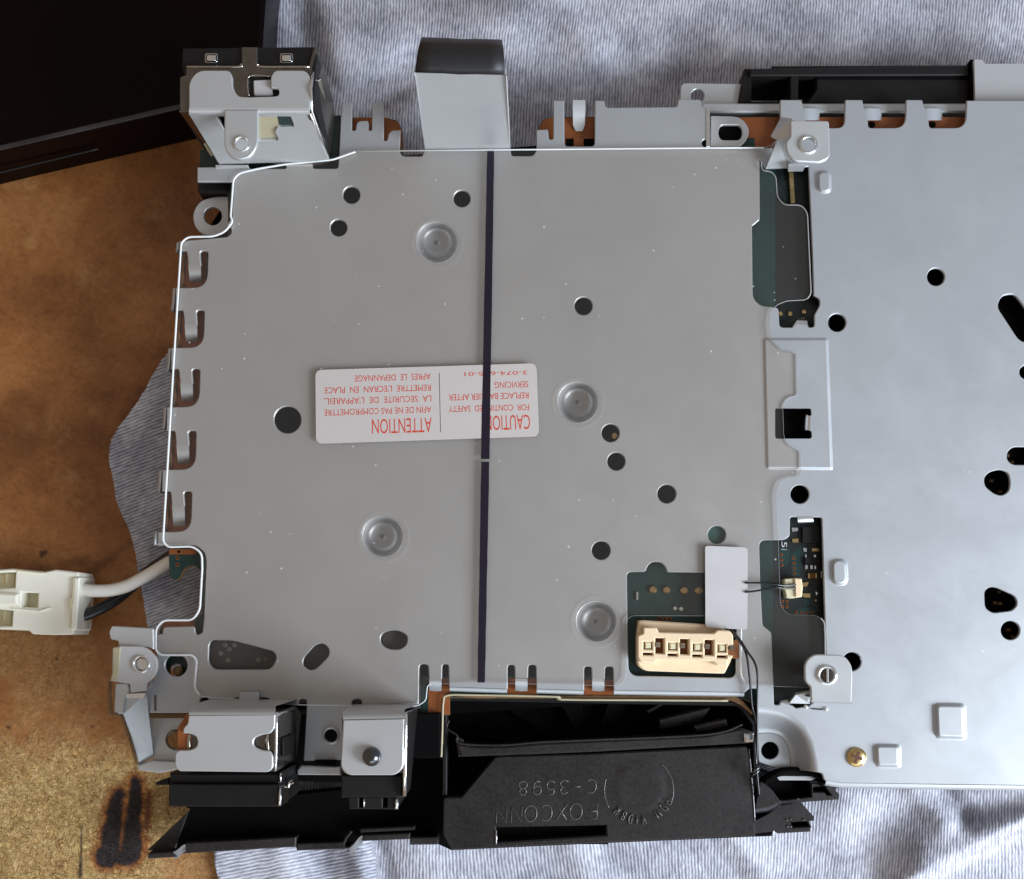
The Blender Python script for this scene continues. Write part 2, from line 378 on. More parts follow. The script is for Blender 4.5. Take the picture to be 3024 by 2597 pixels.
def text(name, s, start, end, cap, z, mat, parent, th=0.01, wide=False):
    """one line of lettering from start to end pixel, cap height in pixels"""
    cu = bpy.data.curves.new(name, 'FONT'); cu.body = s; cu.resolution_u = 3; cu.offset = 0.0
    o = bpy.data.objects.new(name, cu); COL.objects.link(o)
    dg = bpy.context.evaluated_depsgraph_get(); me = bpy.data.meshes.new_from_object(o.evaluated_get(dg))
    bpy.data.objects.remove(o); bpy.data.curves.remove(cu)
    n = len(me.vertices); v = np.empty(n * 3, np.float32); me.vertices.foreach_get('co', v); v = v.reshape(-1, 3)
    x0, x1 = v[:, 0].min(), v[:, 0].max(); ch = 0.73
    A, B = P(start[0], start[1], z), P(end[0], end[1], z); ex = (B - A) / (x1 - x0); u = (B - A).normalized(); ey = Vector((-u.y, u.x, 0))
    sc = cap * 9.0e-5 * 1.0 / ch
    w_ = np.array([[A.x, A.y, A.z]]) + (v[:, :1] - x0) * np.array([[ex.x, ex.y, ex.z]]) + v[:, 1:2] * sc * np.array([[ey.x, ey.y, 0]])
    me.vertices.foreach_set('co', w_.astype(np.float32).ravel()); me.materials.clear()
    return link(name, me, parent, [mat])

# ================================================================== the setting: table, cloth
def vnoise(x, y, seed):
    rs = np.random.RandomState(seed); G = rs.rand(256, 256); xi = np.floor(x).astype(int); yi = np.floor(y).astype(int)
    fx = x - xi; fy = y - yi; fx = fx * fx * (3 - 2 * fx); fy = fy * fy * (3 - 2 * fy)
    g = lambda a, b: G[a % 256, b % 256]
    return (g(xi, yi) * (1 - fx) + g(xi + 1, yi) * fx) * (1 - fy) + (g(xi, yi + 1) * (1 - fx) + g(xi + 1, yi + 1) * fx) * fy
def fbm(x, y, s, seed=1, o=4):
    r_ = 0; a = 0.5; t = 0
    for k in range(o): r_ = r_ + a * vnoise(x / s, y / s, seed + k); t += a; a *= 0.5; s /= 2
    return r_ / t
def capsule(X, Y, ax, ay, bx, by, ra, rb):
    dx, dy = bx - ax, by - ay; t = np.clip(((X - ax) * dx + (Y - ay) * dy) / (dx * dx + dy * dy), 0, 1)
    return np.hypot(X - ax - t * dx, Y - ay - t * dy) - (ra + (rb - ra) * t)
def sst(a, b, x): t = np.clip((x - a) / (b - a), 0, 1); return t * t * (3 - 2 * t)
ZT = -27.0
def Pn(X, Y, Z):
    vx, vy = (X - 1512.0) / FPX, -(Y - 1298.5) / FPX
    d2 = vy * st - ct; t = (Z * MM - H) / d2
    return np.stack([vx * t, (vy * ct + st) * t, Z * MM + 0 * t], -1)
def grid_mesh(name, xs, ys, Z):
    X, Y = np.meshgrid(xs, ys); W = Pn(X, Y, Z(X, Y) if callable(Z) else Z + 0 * X).reshape(-1, 3)
    nx, ny = len(xs), len(ys); i = np.arange(nx * ny).reshape(ny, nx)
    F = np.stack([i[:-1, :-1], i[1:, :-1], i[1:, 1:], i[:-1, 1:]], -1).reshape(-1, 4)
    me = bpy.data.meshes.new(name); me.vertices.add(len(W)); me.vertices.foreach_set('co', W.astype(np.float32).ravel())
    me.loops.add(F.size); me.loops.foreach_set('vertex_index', F.ravel().astype(np.int32)); me.polygons.add(len(F))
    me.polygons.foreach_set('loop_start', np.arange(0, F.size, 4, dtype=np.int32)); me.update(calc_edges=True)
    return me, X, Y
xs = np.concatenate([np.linspace(-3000, -250, 12), np.arange(-200, 1000, 5.0), np.linspace(1050, 6500, 20)])
ys = np.concatenate([np.linspace(-3600, -250, 12), np.arange(-200, 2800, 5.0), np.linspace(2850, 5600, 16)])
me, X, Y = grid_mesh('tabletop', xs, ys, ZT)
edge_n = (fbm(X, Y, 60, 3) - 0.5) * 130 + (fbm(X, Y, 18, 9) - 0.5) * 50
flake = sst(-130, 70, Y - (2245 + 0.02 * X) + edge_n) * (1 - 0.75 * sst(430, 520, X + edge_n * 0.3) * sst(2440, 2500, Y))
flake = np.clip(flake + 0.15 * sst(0.62, 0.8, fbm(X, Y, 90, 31)), 0, 1)
bn = (fbm(X, Y, 26, 21, 4) - 0.5) * 22
d = capsule(X, Y, 402, 2312, 385, 2520, 17, 31)
d = np.minimum(d, capsule(X, Y, 350, 2350, 318, 2530, 17, 34)); d = np.minimum(d, capsule(X, Y, 318, 2520, 372, 2540, 22, 22))
d = np.minimum(d, capsule(X, Y, 345, 2370, 330, 2400, 20, 20)) + bn * 0.8
burn = 1 - sst(-6, 7, d); halo = 1 - sst(-4, 34, d)
d2 = capsule(X, Y, 441, 2338, 432, 2440, 7, 9) + bn * 0.7; halo = np.maximum(halo, 0.9 * (1 - sst(-4, 12, d2))); burn = np.maximum(burn, 0.5 * (1 - sst(-8, 3, d2)))
d3 = capsule(X, Y, 428, 2480, 418, 2530, 12, 9) + bn * 0.7; halo = np.maximum(halo, 0.9 * (1 - sst(-4, 14, d3)))
d4 = capsule(X, Y, 243, 2436, 236, 2590, 1.5, 4.5) + bn * 0.12; burn = np.maximum(burn, 0.9 * (1 - sst(-2, 3, d4)))
for (a, b, r1) in ((125, 1635, 9), (133, 1632, 8), (122, 1642, 7), (25, 2148, 8), (168, 1945, 5), (272, 2146, 5), (155, 2525, 0)):
    if r1: burn = np.maximum(burn, 0.75 * (1 - sst(-3, 3, np.hypot(X - a, Y - b) - r1 + bn * 0.4)))
d5 = capsule(X, Y, 385, 1600, 270, 1695, 6, 14) + bn * 0.6; d6 = capsule(X, Y, 180, 1665, 250, 1655, 8, 10) + bn * 0.8
stain = np.maximum(0.65 * (1 - sst(-8, 12, d5)), 0.5 * (1 - sst(-8, 12, d6)))
stain = np.maximum(stain, 0.6 * sst(0.52, 0.70, fbm(X, Y, 260, 51)) * (1 - sst(1750, 2150, Y)))
flake = np.maximum(flake, 0.30 * sst(1650, 2150, Y + 0.6 * (420 - X)) * sst(0.3, 0.6, fbm(X, Y, 150, 77)))
col = np.stack([flake, burn, np.clip(np.maximum(halo, 0), 0, 1), stain], -1).reshape(-1, 4)
at = me.color_attributes.new('wear', 'FLOAT_COLOR', 'POINT'); at.data.foreach_set('color', col.astype(np.float32).ravel())
def table_mat():
    m, nt, b = newmat('worn_hardboard'); p = pos(nt); L = nt.links.new
    a = N(nt, 'ShaderNodeAttribute'); a.attribute_name = 'wear'; sp = N(nt, 'ShaderNodeSeparateColor'); L(a.outputs['Color'], sp.inputs[0])
    n1 = noise(nt, 28, 5, 0.65, p); n2 = noise(nt, 900, 4, 0.7, p)
    smooth_ = ramp(nt, n1.outputs[0], [(0.28, (0.20, 0.070, 0.018)), (0.5, (0.33, 0.128, 0.036)), (0.72, (0.45, 0.20, 0.068))])
    vo = N(nt, 'ShaderNodeTexVoronoi'); vo.feature = 'F1'; vo.inputs['Scale'].default_value = 700; vo.inputs['Randomness'].default_value = 1
    mp = N(nt, 'ShaderNodeMixRGB'); mp.blend_type = 'ADD'; mp.inputs[0].default_value = 0.0035; L(p, mp.inputs[1]); nn = noise(nt, 420, 2, 0.5, p); L(nn.outputs['Color'], mp.inputs[2])
    L(mp.outputs[0], vo.inputs['Vector'])
    n3 = noise(nt, 500, 4, 0.75, mp.outputs[0], 2.0)
    fl = ramp(nt, n3.outputs[0], [(0.30, (0.20, 0.085, 0.025)), (0.42, (0.50, 0.28, 0.085)), (0.54, (0.76, 0.50, 0.19)), (0.70, (0.95, 0.72, 0.36))])
    mixv = N(nt, 'ShaderNodeMixRGB'); mixv.blend_type = 'MULTIPLY'; mixv.inputs[0].default_value = 0.4; L(fl.outputs[0], mixv.inputs[1])
    rv = ramp(nt, vo.outputs['Color'], [(0.1, (0.6, 0.55, 0.5)), (0.8, (1, 1, 1))]); L(rv.outputs[0], mixv.inputs[2])
    m1 = N(nt, 'ShaderNodeMixRGB'); L(sp.outputs[0], m1.inputs[0]); L(smooth_.outputs[0], m1.inputs[1]); L(mixv.outputs[0], m1.inputs[2])
    fine = N(nt, 'ShaderNodeMixRGB'); fine.blend_type = 'MULTIPLY'; fine.inputs[0].default_value = 0.6; L(m1.outputs[0], fine.inputs[1])
    n7 = noise(nt, 230, 5, 0.7, p, 1.0); av = N(nt, 'ShaderNodeMath', operation='MULTIPLY_ADD'); av.inputs[1].default_value = 0.5; L(n7.outputs[0], av.inputs[0]); hv = N(nt, 'ShaderNodeMath', operation='MULTIPLY'); hv.inputs[1].default_value = 0.5; L(n2.outputs[0], hv.inputs[0]); L(hv.outputs[0], av.inputs[2])
    rf = ramp(nt, av.outputs[0], [(0.36, (0.55, 0.48, 0.42)), (0.56, (1.05, 1.05, 1.05))]); L(rf.outputs[0], fine.inputs[2])
    m3 = N(nt, 'ShaderNodeMixRGB'); m3.blend_type = 'MULTIPLY'; L(a.outputs['Alpha'], m3.inputs[0]); L(fine.outputs[0], m3.inputs[1]); m3.inputs[2].default_value = (0.42, 0.36, 0.32, 1)
    m2 = N(nt, 'ShaderNodeMixRGB'); m2.blend_type = 'MULTIPLY'; L(sp.outputs[2], m2.inputs[0]); L(m3.outputs[0], m2.inputs[1]); m2.inputs[2].default_value = (0.62, 0.30, 0.12, 1)
    m4 = N(nt, 'ShaderNodeMixRGB'); L(sp.outputs[1], m4.inputs[0]); L(m2.outputs[0], m4.inputs[1])
    rb = ramp(nt, n3.outputs[0], [(0.4, (0.005, 0.003, 0.004)), (0.72, (0.045, 0.02, 0.014))]); L(rb.outputs[0], m4.inputs[2])
    L(m4.outputs[0], b.inputs['Base Color']); b.inputs['Roughness'].default_value = 0.48; b.inputs['Specular IOR Level'].default_value = 0.4
    hm = N(nt, 'ShaderNodeMath', operation='MULTIPLY'); L(n3.outputs[0], hm.inputs[0]); L(sp.outputs[0], hm.inputs[1])
    b1 = bump(nt, hm.outputs[0], 1.0, 0.0016, b); bump(nt, n2.outputs[0], 0.2, 0.0001, b, b1)
    return m
table = link('tabletop', me, None, [table_mat()], False); tag(table, 'brown hardboard tabletop, worn to pale flakes and burnt at the bottom left', kind='structure')

# cloth -------------------------------------------------------------
cl_out = [(840, -700), (805, 0), (795, 140), (760, 330), (690, 520), (610, 850), (508, 1031), (469, 1074), (430, 1149), (385, 1216), (345, 1268), (325, 1305), (321, 1353), (331, 1404), (347, 1491),
          (375, 1550), (394, 1609), (404, 1660), (424, 1776), (434, 1850), (500, 1960), (570, 2120), (610, 2400), (630, 2500), (634, 2550), (645, 2597), (640, 2700), (700, 3100), (3500, 3100), (3500, -700)]
def cloth_z(X, Y):
    z = -24.6 + (fbm(X, Y, 420, 71, 2) - 0.5) * 5
    def ridge(ax, ay, bx, by, wd, h):
        return h * np.exp(-(np.maximum(capsule(X, Y, ax, ay, bx, by, 0, 0), 0) / wd) ** 2)
    z = z + ridge(1000, 130, 1500, 60, 110, 5.0) - ridge(1040, 330, 1230, 190, 48, 5.0) + ridge(1060, 400, 1220, 330, 50, 3.0)
    z = z - ridge(870, -50, 960, 330, 45, 3.5) + ridge(1700, 120, 2600, 60, 140, 2.0) - ridge(1560, 300, 2150, 250, 60, 2.5) + ridge(1600, -60, 1750, 140, 60, 3.0) - ridge(1780, -60, 2050, 150, 70, 2.5) + ridge(2400, -40, 2900, 100, 80, 2.0)
    z = z - ridge(1105, 2470, 1150, 2640, 24, 3.2) + ridge(1045, 2480, 1080, 2640, 34, 2.6) + ridge(1230, 2470, 1300, 2640, 70, 1.6) - ridge(935, 2490, 985, 2640, 22, 2.0)
    z = z + ridge(820, 2480, 860, 2640, 60, 2.0) - ridge(1800, 2500, 1900, 2640, 26, 2.6) + ridge(1700, 2500, 1760, 2640, 60, 2.0) - ridge(2070, 2490, 2180, 2640, 30, 2.4) + ridge(2150, 2440, 2290, 2640, 40, 2.0)
    side = ((X - 2700) * (2432 - 2607) - (Y - 2607) * (3040 - 2700)) / math.hypot(340, 175)
    z = z + 9.0 * sst(-26, 16, side) * np.exp(-(np.maximum(side, 0) / 170) ** 2) * sst(2550, 2740, X) + ridge(2500, 2380, 2640, 2330, 70, 2.0) - ridge(2780, 2320, 2860, 2420, 26, 3.0) + ridge(2700, 2330, 2790, 2430, 34, 2.5) - ridge(2870, 2400, 3060, 2360, 40, 3.0)
    z = z + ridge(400, 1150, 440, 1750, 50, 1.0)
    return np.maximum(z, ZT + 0.8)
pts = [(p[0], p[1]) for p in rounded([(a, b, 14) for a, b in cl_out], 14, 4)]
dense = []
for i in range(len(pts)):
    a, b = pts[i], pts[(i + 1) % len(pts)]; L = math.hypot(b[0] - a[0], b[1] - a[1]); k = max(1, int(L / 25))
    for j in range(k):
        x, y = a[0] + (b[0] - a[0]) * j / k, a[1] + (b[1] - a[1]) * j / k
        dense.append((x + rnd.uniform(-1.5, 1.5), y + rnd.uniform(-1.5, 1.5)))
inner = []
poly = dense
def nearconsole(x, y): return 600 < x < 3000 and 480 < y < 2230
y = -680
while y < 3080:
    x = 330
    while x < 3480:
        big = nearconsole(x, y) or x > 3060 or y < -40 or y > 2640
        if not big or (int(x / 13) % 5 == 0 and int((y + 700) / 13) % 5 == 0):
            px, py = x + rnd.uniform(-2, 2), y + rnd.uniform(-2, 2)
            if pip(px, py, poly): inner.append((px, py))
        x += 13
    y += 13
allp = dense + inner; nd = len(dense)
rv, re, rf, ov, oe, of_ = delaunay_2d_cdt([Vector(p) for p in allp], [(i, (i + 1) % nd) for i in range(nd)], [], 0, 1e-3)
A = np.array([[v.x, v.y] for v in rv]); fz = [f for f in rf if pip(sum(A[i, 0] for i in f) / 3, sum(A[i, 1] for i in f) / 3, poly)]
Zc = cloth_z(A[:, 0], A[:, 1]); W = Pn(A[:, 0], A[:, 1], Zc)
rim = [i for i in range(len(rv)) if ov[i] and ov[i][0] < nd]; ring = sorted(rim, key=lambda i: ov[i][0])
vs = [Vector(v) for v in W]; n0 = len(vs); vs += [Vector((W[i][0], W[i][1], (ZT + 0.1) * MM)) for i in ring]
fs = [tuple(reversed(f)) for f in fz]
for k in range(len(ring)):
    j = (k + 1) % len(ring); fs.append((ring[k], ring[j], n0 + j, n0 + k))
me = mesh('grey_cloth', vs, fs); bm = bmesh.new(); bm.from_mesh(me); bmesh.ops.recalc_face_normals(bm, faces=bm.faces); bm.to_mesh(me); bm.free()
if sum(p.normal.z for p in me.polygons) < 0: me.flip_normals()
uv = me.uv_layers.new(name='rib')
def ribuv(x, y):
    w1 = 10 * math.sin(y / 210.0 + x / 500.0) + 5 * math.sin(y / 77.0 + x / 300)
    if y > 2440 and x < 1095 + (y - 2470) * 0.25: return ((y + 0.20 * x + w1) / 10.5, (x) / 10.5)
    if y > 2300: return ((x + 0.02 * y + w1 + 25 * math.sin(y / 160 + x / 260)) / 9.6, y / 9.6)
    if y < 700: return ((x + 0.10 * y + w1) / 8.8, y / 8.8)
    return ((y * 0.9 + 0.35 * x) / 9, x / 9)
lv = np.empty(len(me.loops), np.int32); me.loops.foreach_get('vertex_index', lv)
xy = [(A[i, 0], A[i, 1]) if i < n0 else (A[ring[i - n0], 0], A[ring[i - n0], 1]) for i in range(len(vs))]
uvs = [ribuv(*q) for q in xy]; uv.data.foreach_set('uv', np.array([uvs[i] for i in lv], np.float32).ravel())
def cloth_mat():
    m, nt, b = newmat('heather_jersey'); L = nt.links.new; p = pos(nt)
    u = N(nt, 'ShaderNodeUVMap'); u.uv_map = 'rib'; sx = N(nt, 'ShaderNodeSeparateXYZ'); L(u.outputs[0], sx.inputs[0])
    wob = noise(nt, 260, 2, 0.5, p); wa = N(nt, 'ShaderNodeMath', operation='MULTIPLY_ADD'); L(wob.outputs[0], wa.inputs[0]); wa.inputs[1].default_value = 0.75; L(sx.outputs[0], wa.inputs[2])
    ph = N(nt, 'ShaderNodeMath', operation='MULTIPLY'); L(wa.outputs[0], ph.inputs[0]); ph.inputs[1].default_value = 2 * math.pi
    s = N(nt, 'ShaderNodeMath', operation='SINE'); L(ph.outputs[0], s.inputs[0])
    mr = N(nt, 'ShaderNodeMapRange'); L(s.outputs[0], mr.inputs[0]); mr.inputs[1].default_value = -1; mr.inputs[2].default_value = 1
    mpn = N(nt, 'ShaderNodeMapping'); mpn.inputs['Scale'].default_value = (1.0, 0.35, 1); L(u.outputs[0], mpn.inputs[0])
    n1 = noise(nt, 1.0, 3, 0.6, mpn.outputs[0]); n1.noise_dimensions = '2D'
    n2 = noise(nt, 160, 3, 0.6, p); n3 = noise(nt, 2600, 2, 0.6, p); n0_ = noise(nt, 60, 3, 0.6, p)
    ad = N(nt, 'ShaderNodeMath', operation='MULTIPLY_ADD'); L(mr.outputs[0], ad.inputs[0]); ad.inputs[1].default_value = 0.15; nh = N(nt, 'ShaderNodeMath', operation='MULTIPLY'); nh.inputs[1].default_value = 0.30; L(n1.outputs[0], nh.inputs[0]); L(nh.outputs[0], ad.inputs[2])
    ad2 = N(nt, 'ShaderNodeMath', operation='MULTIPLY_ADD'); L(n0_.outputs[0], ad2.inputs[0]); ad2.inputs[1].default_value = 0.40; L(ad.outputs[0], ad2.inputs[2])
    c = ramp(nt, ad2.outputs[0], [(0.27, (0.19, 0.19, 0.225)), (0.38, (0.36, 0.36, 0.415)), (0.47, (0.54, 0.54, 0.60)), (0.57, (0.76, 0.76, 0.82))])
    L(c.outputs[0], b.inputs['Base Color']); b.inputs['Roughness'].default_value = 0.92; b.inputs['Specular IOR Level'].default_value = 0.12
    b.inputs['Sheen Weight'].default_value = 0.15
    b0 = bump(nt, mr.outputs[0], 0.35, 0.00022, b); b1 = bump(nt, n1.outputs[0], 0.4, 0.0003, b, b0); bump(nt, n3.outputs[0], 0.3, 0.0002, b, b1)
    return m
cloth = link('grey_cloth', me, None, [cloth_mat()], True)
tag(cloth, 'heather grey ribbed jersey cloth spread under the metal chassis', 'cloth')

# black panel at the top left ----------------------------------------
slab = empty('black_panel', P(300, 300, ZT), 'glossy black flat panel lying at the top left corner of the table', 'panel')
solid('screen_face', [(-500, -700), (830, -700), (778, 60, 12), (765, 262, 12), (530, 318), (0, 440), (-500, 560)], [], -6, 20, M['slabmat'], slab, 1.2)
quad3('edge_highlight', [(-60, 444, -5.95), (565, 300, -5.95), (565, 312, -5.95), (-60, 457, -5.95)], 0.3, M['edgeblack'], slab)  # paler strip paints the highlight on the panel's bevelled edge
c7 = crop(0, 0, 2.302)
for q in (c7((300, 1150), (330, 1100), (640, 1020), (665, 1085), (480, 1150), (300, 1190)), c7((0, 1225), (60, 1190), (130, 1120), (140, 1180), (60, 1225))):
    pass
tube('side_seam', [(-40, 520, -17), (60, 495, -17), (290, 440, -17)], 0.35, M['black'], slab)

# ================================================================== console chassis
con = empty('console_chassis', P(1500, 1300, -24), 'opened electronics chassis with grey metal shield under a clear plastic sheet', 'electronics chassis')
# lower black tray carrying everything
solid('lower_tray', [(560, 760), (700, 540), (1010, 470), (2290, 380), (3300, 400), (3300, 2290), (2450, 2290), (2240, 2240), (2235, 2050), (1320, 2110), (560, 2100), (520, 1900), (640, 1850), (650, 1600), (510, 1580)], [], -11, 13, M['deep'], con, 0.3)
solid('lower_tray', [(545, 2104), (1316, 2112), (1312, 2320), (545, 2300)], [], -14, 10, M['deep'], con, 0.3)
# shield ------------------------------------------------------------
TOP = [(582, 494), (735, 492), (738, 498, 5), (845, 498, 5), (846, 484), (922, 484), (924, 498, 8), (998, 498, 8), (1001, 462), (1006, 348), (1010, 303, 3), (1039, 303, 3), (1039, 386, 6), (1050, 386, 6), (1054, 358, 12), (1088, 356, 8), (1088, 385, 5), (1098, 386, 5), (1098, 303, 3), (1133, 303, 3),
       (1133, 416, 5), (1143, 416, 5), (1150, 386, 15), (1183, 384), (1180, 443), (1184, 458, 6), (1194, 462, 6), (1247, 462, 6), (1253, 443),
       (1508, 443), (1510, 461, 8), (1574, 461, 10), (1584, 445), (1584, 384), (1618, 382, 5), (1621, 412, 6), (1634, 412, 6), (1634, 297, 3), (1666, 297, 3), (1667, 432, 10), (1756, 432, 10), (1757, 297, 3), (1784, 297, 4), (1788, 318, 10), (2000, 316, 8), (2003, 294, 4), (2069, 294, 4), (2073, 314, 6), (2088, 319, 3),
       (2088, 411), (2076, 413, 8), (2071, 424, 8), (2078, 434, 6), (2096, 437), (2246, 437), (2284, 437), (2304, 396), (2304, 295, 3), (2366, 295, 3), (2374, 319, 8), (2379, 322), (2379, 378, 8), (2446, 378), (2494, 378, 30), (2496, 295, 3), (2547, 295, 3), (2551, 318, 6), (2561, 322), (2564, 378, 10),
       (2674, 378, 34), (2676, 295, 3), (2724, 295, 3), (2729, 318, 6), (2740, 322), (2744, 378, 10), (2852, 378, 34), (2855, 297), (3400, 297)]
ARC_O = [(2236, 2090), (2275, 2094), (2329, 2108), (2373, 2142), (2398, 2190), (2411, 2250), (2414, 2281)]
ARC_I = [(2236, 2166), (2276, 2163), (2306, 2172), (2324, 2194), (2333, 2226), (2336, 2256), (2336, 2272)]
def slots(x0, x1, x2, x3, yt, yb, tong):
    return [(x3, yb), (x3 - 1, yt, 9), (x2, yt, 9), (x2 - 1, tong, 4), (x1 + 1, tong, 4), (x1, yt, 9), (x0, yt, 9), (x0, yb)]
BOT = [(3400, 2326), (2486, 2314), (2434, 2306, 8), (2428, 2284, 10)] + [a for a in reversed(ARC_O)] + [(2236, 2034), (2213, 2034, 5), (2199, 2046, 4)]
BOT += slots(1725, 1747, 1787, 1812, 1969, 2040, 2008) + slots(1499, 1520, 1560, 1584, 1964, 2036, 2004)
BOT += [(1326, 2030), (1325, 1962, 9), (1306, 1962, 9), (1305, 2008, 4), (1267, 2006, 4), (1265, 1962, 12), (1238, 1962, 12), (1236, 2080)]
BOT += [(1068, 2082), (1067, 2066, 12), (1039, 2066, 12), (1038, 2100), (1038, 2244, 4), (896, 2248, 4), (904, 2110), (906, 2065, 11), (882, 2065, 11), (882, 2084), (796, 2078), (795, 2062, 8), (690, 2062, 8), (689, 2078), (617, 2076), (616, 2061, 10), (591, 2061, 10), (590, 2106),
        (440, 2106, 3), (444, 2030), (462, 1985), (463, 1882), (470, 1873, 3), (480, 1873, 3), (482, 1852, 12), (574, 1850, 6), (577, 1872, 5), (585, 1876, 5), (598, 1868, 5), (602, 1830), (609, 1660), (606, 1634, 20), (578, 1609, 20), (464, 1611, 4)]
LEFT = []
NT = [(741, 615, 850), (916, 604, 1027), (1089, 591, 1202), (1272, 580, 1387), (1451, 567, 1571)]
def xl(y): return 528 - (y - 720) * 0.0745
for yt, xr, yb in reversed(NT):
    LEFT += [(xl(yb), yb), (xr - 4, yb, 42), (xr, yt, 11), (xr - 25, yt, 11), (xr - 22, yt + 44, 2), (xr - 59, yt + 44, 2), (xr - 63, yt, 9), (xl(yt) + 4, yt)]
LEFT += [(xl(712), 712, 4), (670, 700), (683, 690, 5), (683, 672, 8), (668, 668), (685, 640), (690, 537), (582, 537, 3)]
C4 = crop(2100, 440, 3.294); C5 = crop(2140, 920, 3.294); C6 = crop(2140, 1440, 3.294); C3 = crop(1760, 1560, 3.294)
holes = [
    [(2243, 472), (2262, 497), (2388, 492), (2399, 744), (2403, 872), (2420, 882, 14), (2422, 900, 14), (2412, 918, 10), (2405, 930, 6), (2405, 966, 8), (2388, 967, 4), (2380, 958, 3), (2352, 955, 3), (2340, 967, 3), (2302, 967, 12), (2299, 908, 12), (2245, 903, 20), (2223, 880, 16), (2221, 668, 4), (2244, 649, 4)],
    [(2333, 1527, 8), (2427, 1528, 8), (2431, 1652), (2439, 1932), (2440, 2040), (2392, 2084, 5), (2350, 2092, 5), (2341, 2084, 5), (2305, 2072, 6), (2304, 2082, 5), (2286, 2082, 5), (2283, 1980), (2278, 1868, 8), (2252, 1847, 8), (2245, 1707), (2242, 1596, 20), (2318, 1595, 12), (2333, 1583, 10)],
    [(1851, 1690, 14), (1906, 1689, 6), (1912, 1672, 12), (1925, 1660, 12), (1952, 1660, 12), (1966, 1676, 12), (1970, 1690, 6), (2174, 1693, 10), (2174, 2003, 22), (1856, 1996, 30)],
    [(2289, 1205, 8), (2395, 1206, 6), (2397, 1228, 5), (2380, 1230, 4), (2378, 1268, 4), (2397, 1272, 8), (2398, 1296, 8), (2289, 1296, 8)],
]
RH = [(1038, 576, 25.5), (1364, 587, 25), (1000, 673, 25), (1723, 904, 26.5), (849, 1240, 40), (1803, 1279, 26.5), (1820, 1363, 26.5), (1969, 1459, 27.5), (1775, 1626, 27.5), (2117, 1580, 26.5), (2764, 818, 26), (2472, 953, 26.5), (2362, 1460, 27.5), (2516, 1954, 27.5), (2984, 1862, 28), (520, 1966, 33), (977, 2173, 19)]
holes += [circ(a, b, r_) for a, b, r_ in RH]
DIM = [(1290, 717), (1706, 1189), (1130, 1585), (1761, 1836)]
holes += [circ(a, b, 62, 40) for a, b in DIM]
holes += [
    [(617, 1905, 24), (625, 1891, 14), (686, 1892, 14), (810, 1925, 16), (817, 1945, 18), (800, 1978, 22), (632, 1978, 24), (615, 1958, 24)],
    [(930, 1905, 14), (955, 1899, 18), (973, 1918, 18), (971, 1938, 16), (935, 1975, 16), (915, 1982, 18), (893, 1966, 18), (896, 1944, 16)],
    [(1124, 1874, 22), (1150, 1862, 14), (1180, 1863, 16), (1204, 1878, 20), (1202, 1904, 20), (1182, 1919, 16), (1145, 1918, 16), (1123, 1902, 18)],
    [(2944, 906, 16), (2958, 872, 20), (2995, 868, 22), (3010, 885, 14), (3090, 1000, 20), (3060, 1020, 20), (3010, 1006, 16)],
    [(2975, 1334, 24), (2992, 1320, 20), (3090, 1320, 10), (3090, 1374, 10), (2990, 1373, 22), (2973, 1358, 20)],
    [(3010, 1090, 14), (3030, 1075, 14), (3090, 1075, 4), (3090, 1120, 4), (3030, 1122, 14), (3012, 1112, 14)],
    [(2906, 1410, 18), (2922, 1394, 16), (2955, 1386, 18), (2978, 1396, 18), (2984, 1425, 14), (2980, 1452, 18), (2958, 1465, 18), (2935, 1458, 14), (2908, 1436, 16)],
    [(2907, 1745, 20), (2925, 1733, 16), (2945, 1736, 12), (2998, 1760, 18), (3006, 1785, 18), (2990, 1804, 18), (2930, 1811, 20), (2909, 1795, 18)],
]
shield = solid('metal_shield', TOP + BOT + LEFT, holes, 0, 0.9, M['metal'], con, 0.22)
# recessed corner with its curved slope
rows = []
def resamp(pts, n):
    L = [0]
    for i in range(1, len(pts)): L.append(L[-1] + math.hypot(pts[i][0] - pts[i - 1][0], pts[i][1] - pts[i - 1][1]))
    o = []
    for k in range(n):
        s = L[-1] * k / (n - 1); i = max(j for j in range(len(L)) if L[j] <= s + 1e-9); i = min(i, len(pts) - 2); t = (s - L[i]) / (L[i + 1] - L[i]); o.append((pts[i][0] + (pts[i + 1][0] - pts[i][0]) * t, pts[i][1] + (pts[i + 1][1] - pts[i][1]) * t))
    return o
def smoothline(p, n):
    q = resamp(p, n)
    for _ in range(3): q = [q[0]] + [((q[i - 1][0] + 2 * q[i][0] + q[i + 1][0]) / 4, (q[i - 1][1] + 2 * q[i][1] + q[i + 1][1]) / 4) for i in range(1, n - 1)] + [q[-1]]
    return q
ao, ai = smoothline(ARC_O, 24), smoothline(ARC_I, 24)
for k in range(-1, 9):
    t = k / 8; tt = max(0, t); h = tt * tt * (3 - 2 * tt)
    rows.append([(ao[i][0] + (ai[i][0] - ao[i][0]) * t, ao[i][1] + (ai[i][1] - ao[i][1]) * t, -7 * h - 0.02) for i in range(24)])
loft('recessed_slope', rows, M['metal'], shield)
solid('recessed_corner', [(a, b) for a, b in ai] + [(2291, 2268), (2240, 2250, 6)], [circ(2274, 2217, 26)], -7.02, 0.9, M['metal'], shield, 0.15)
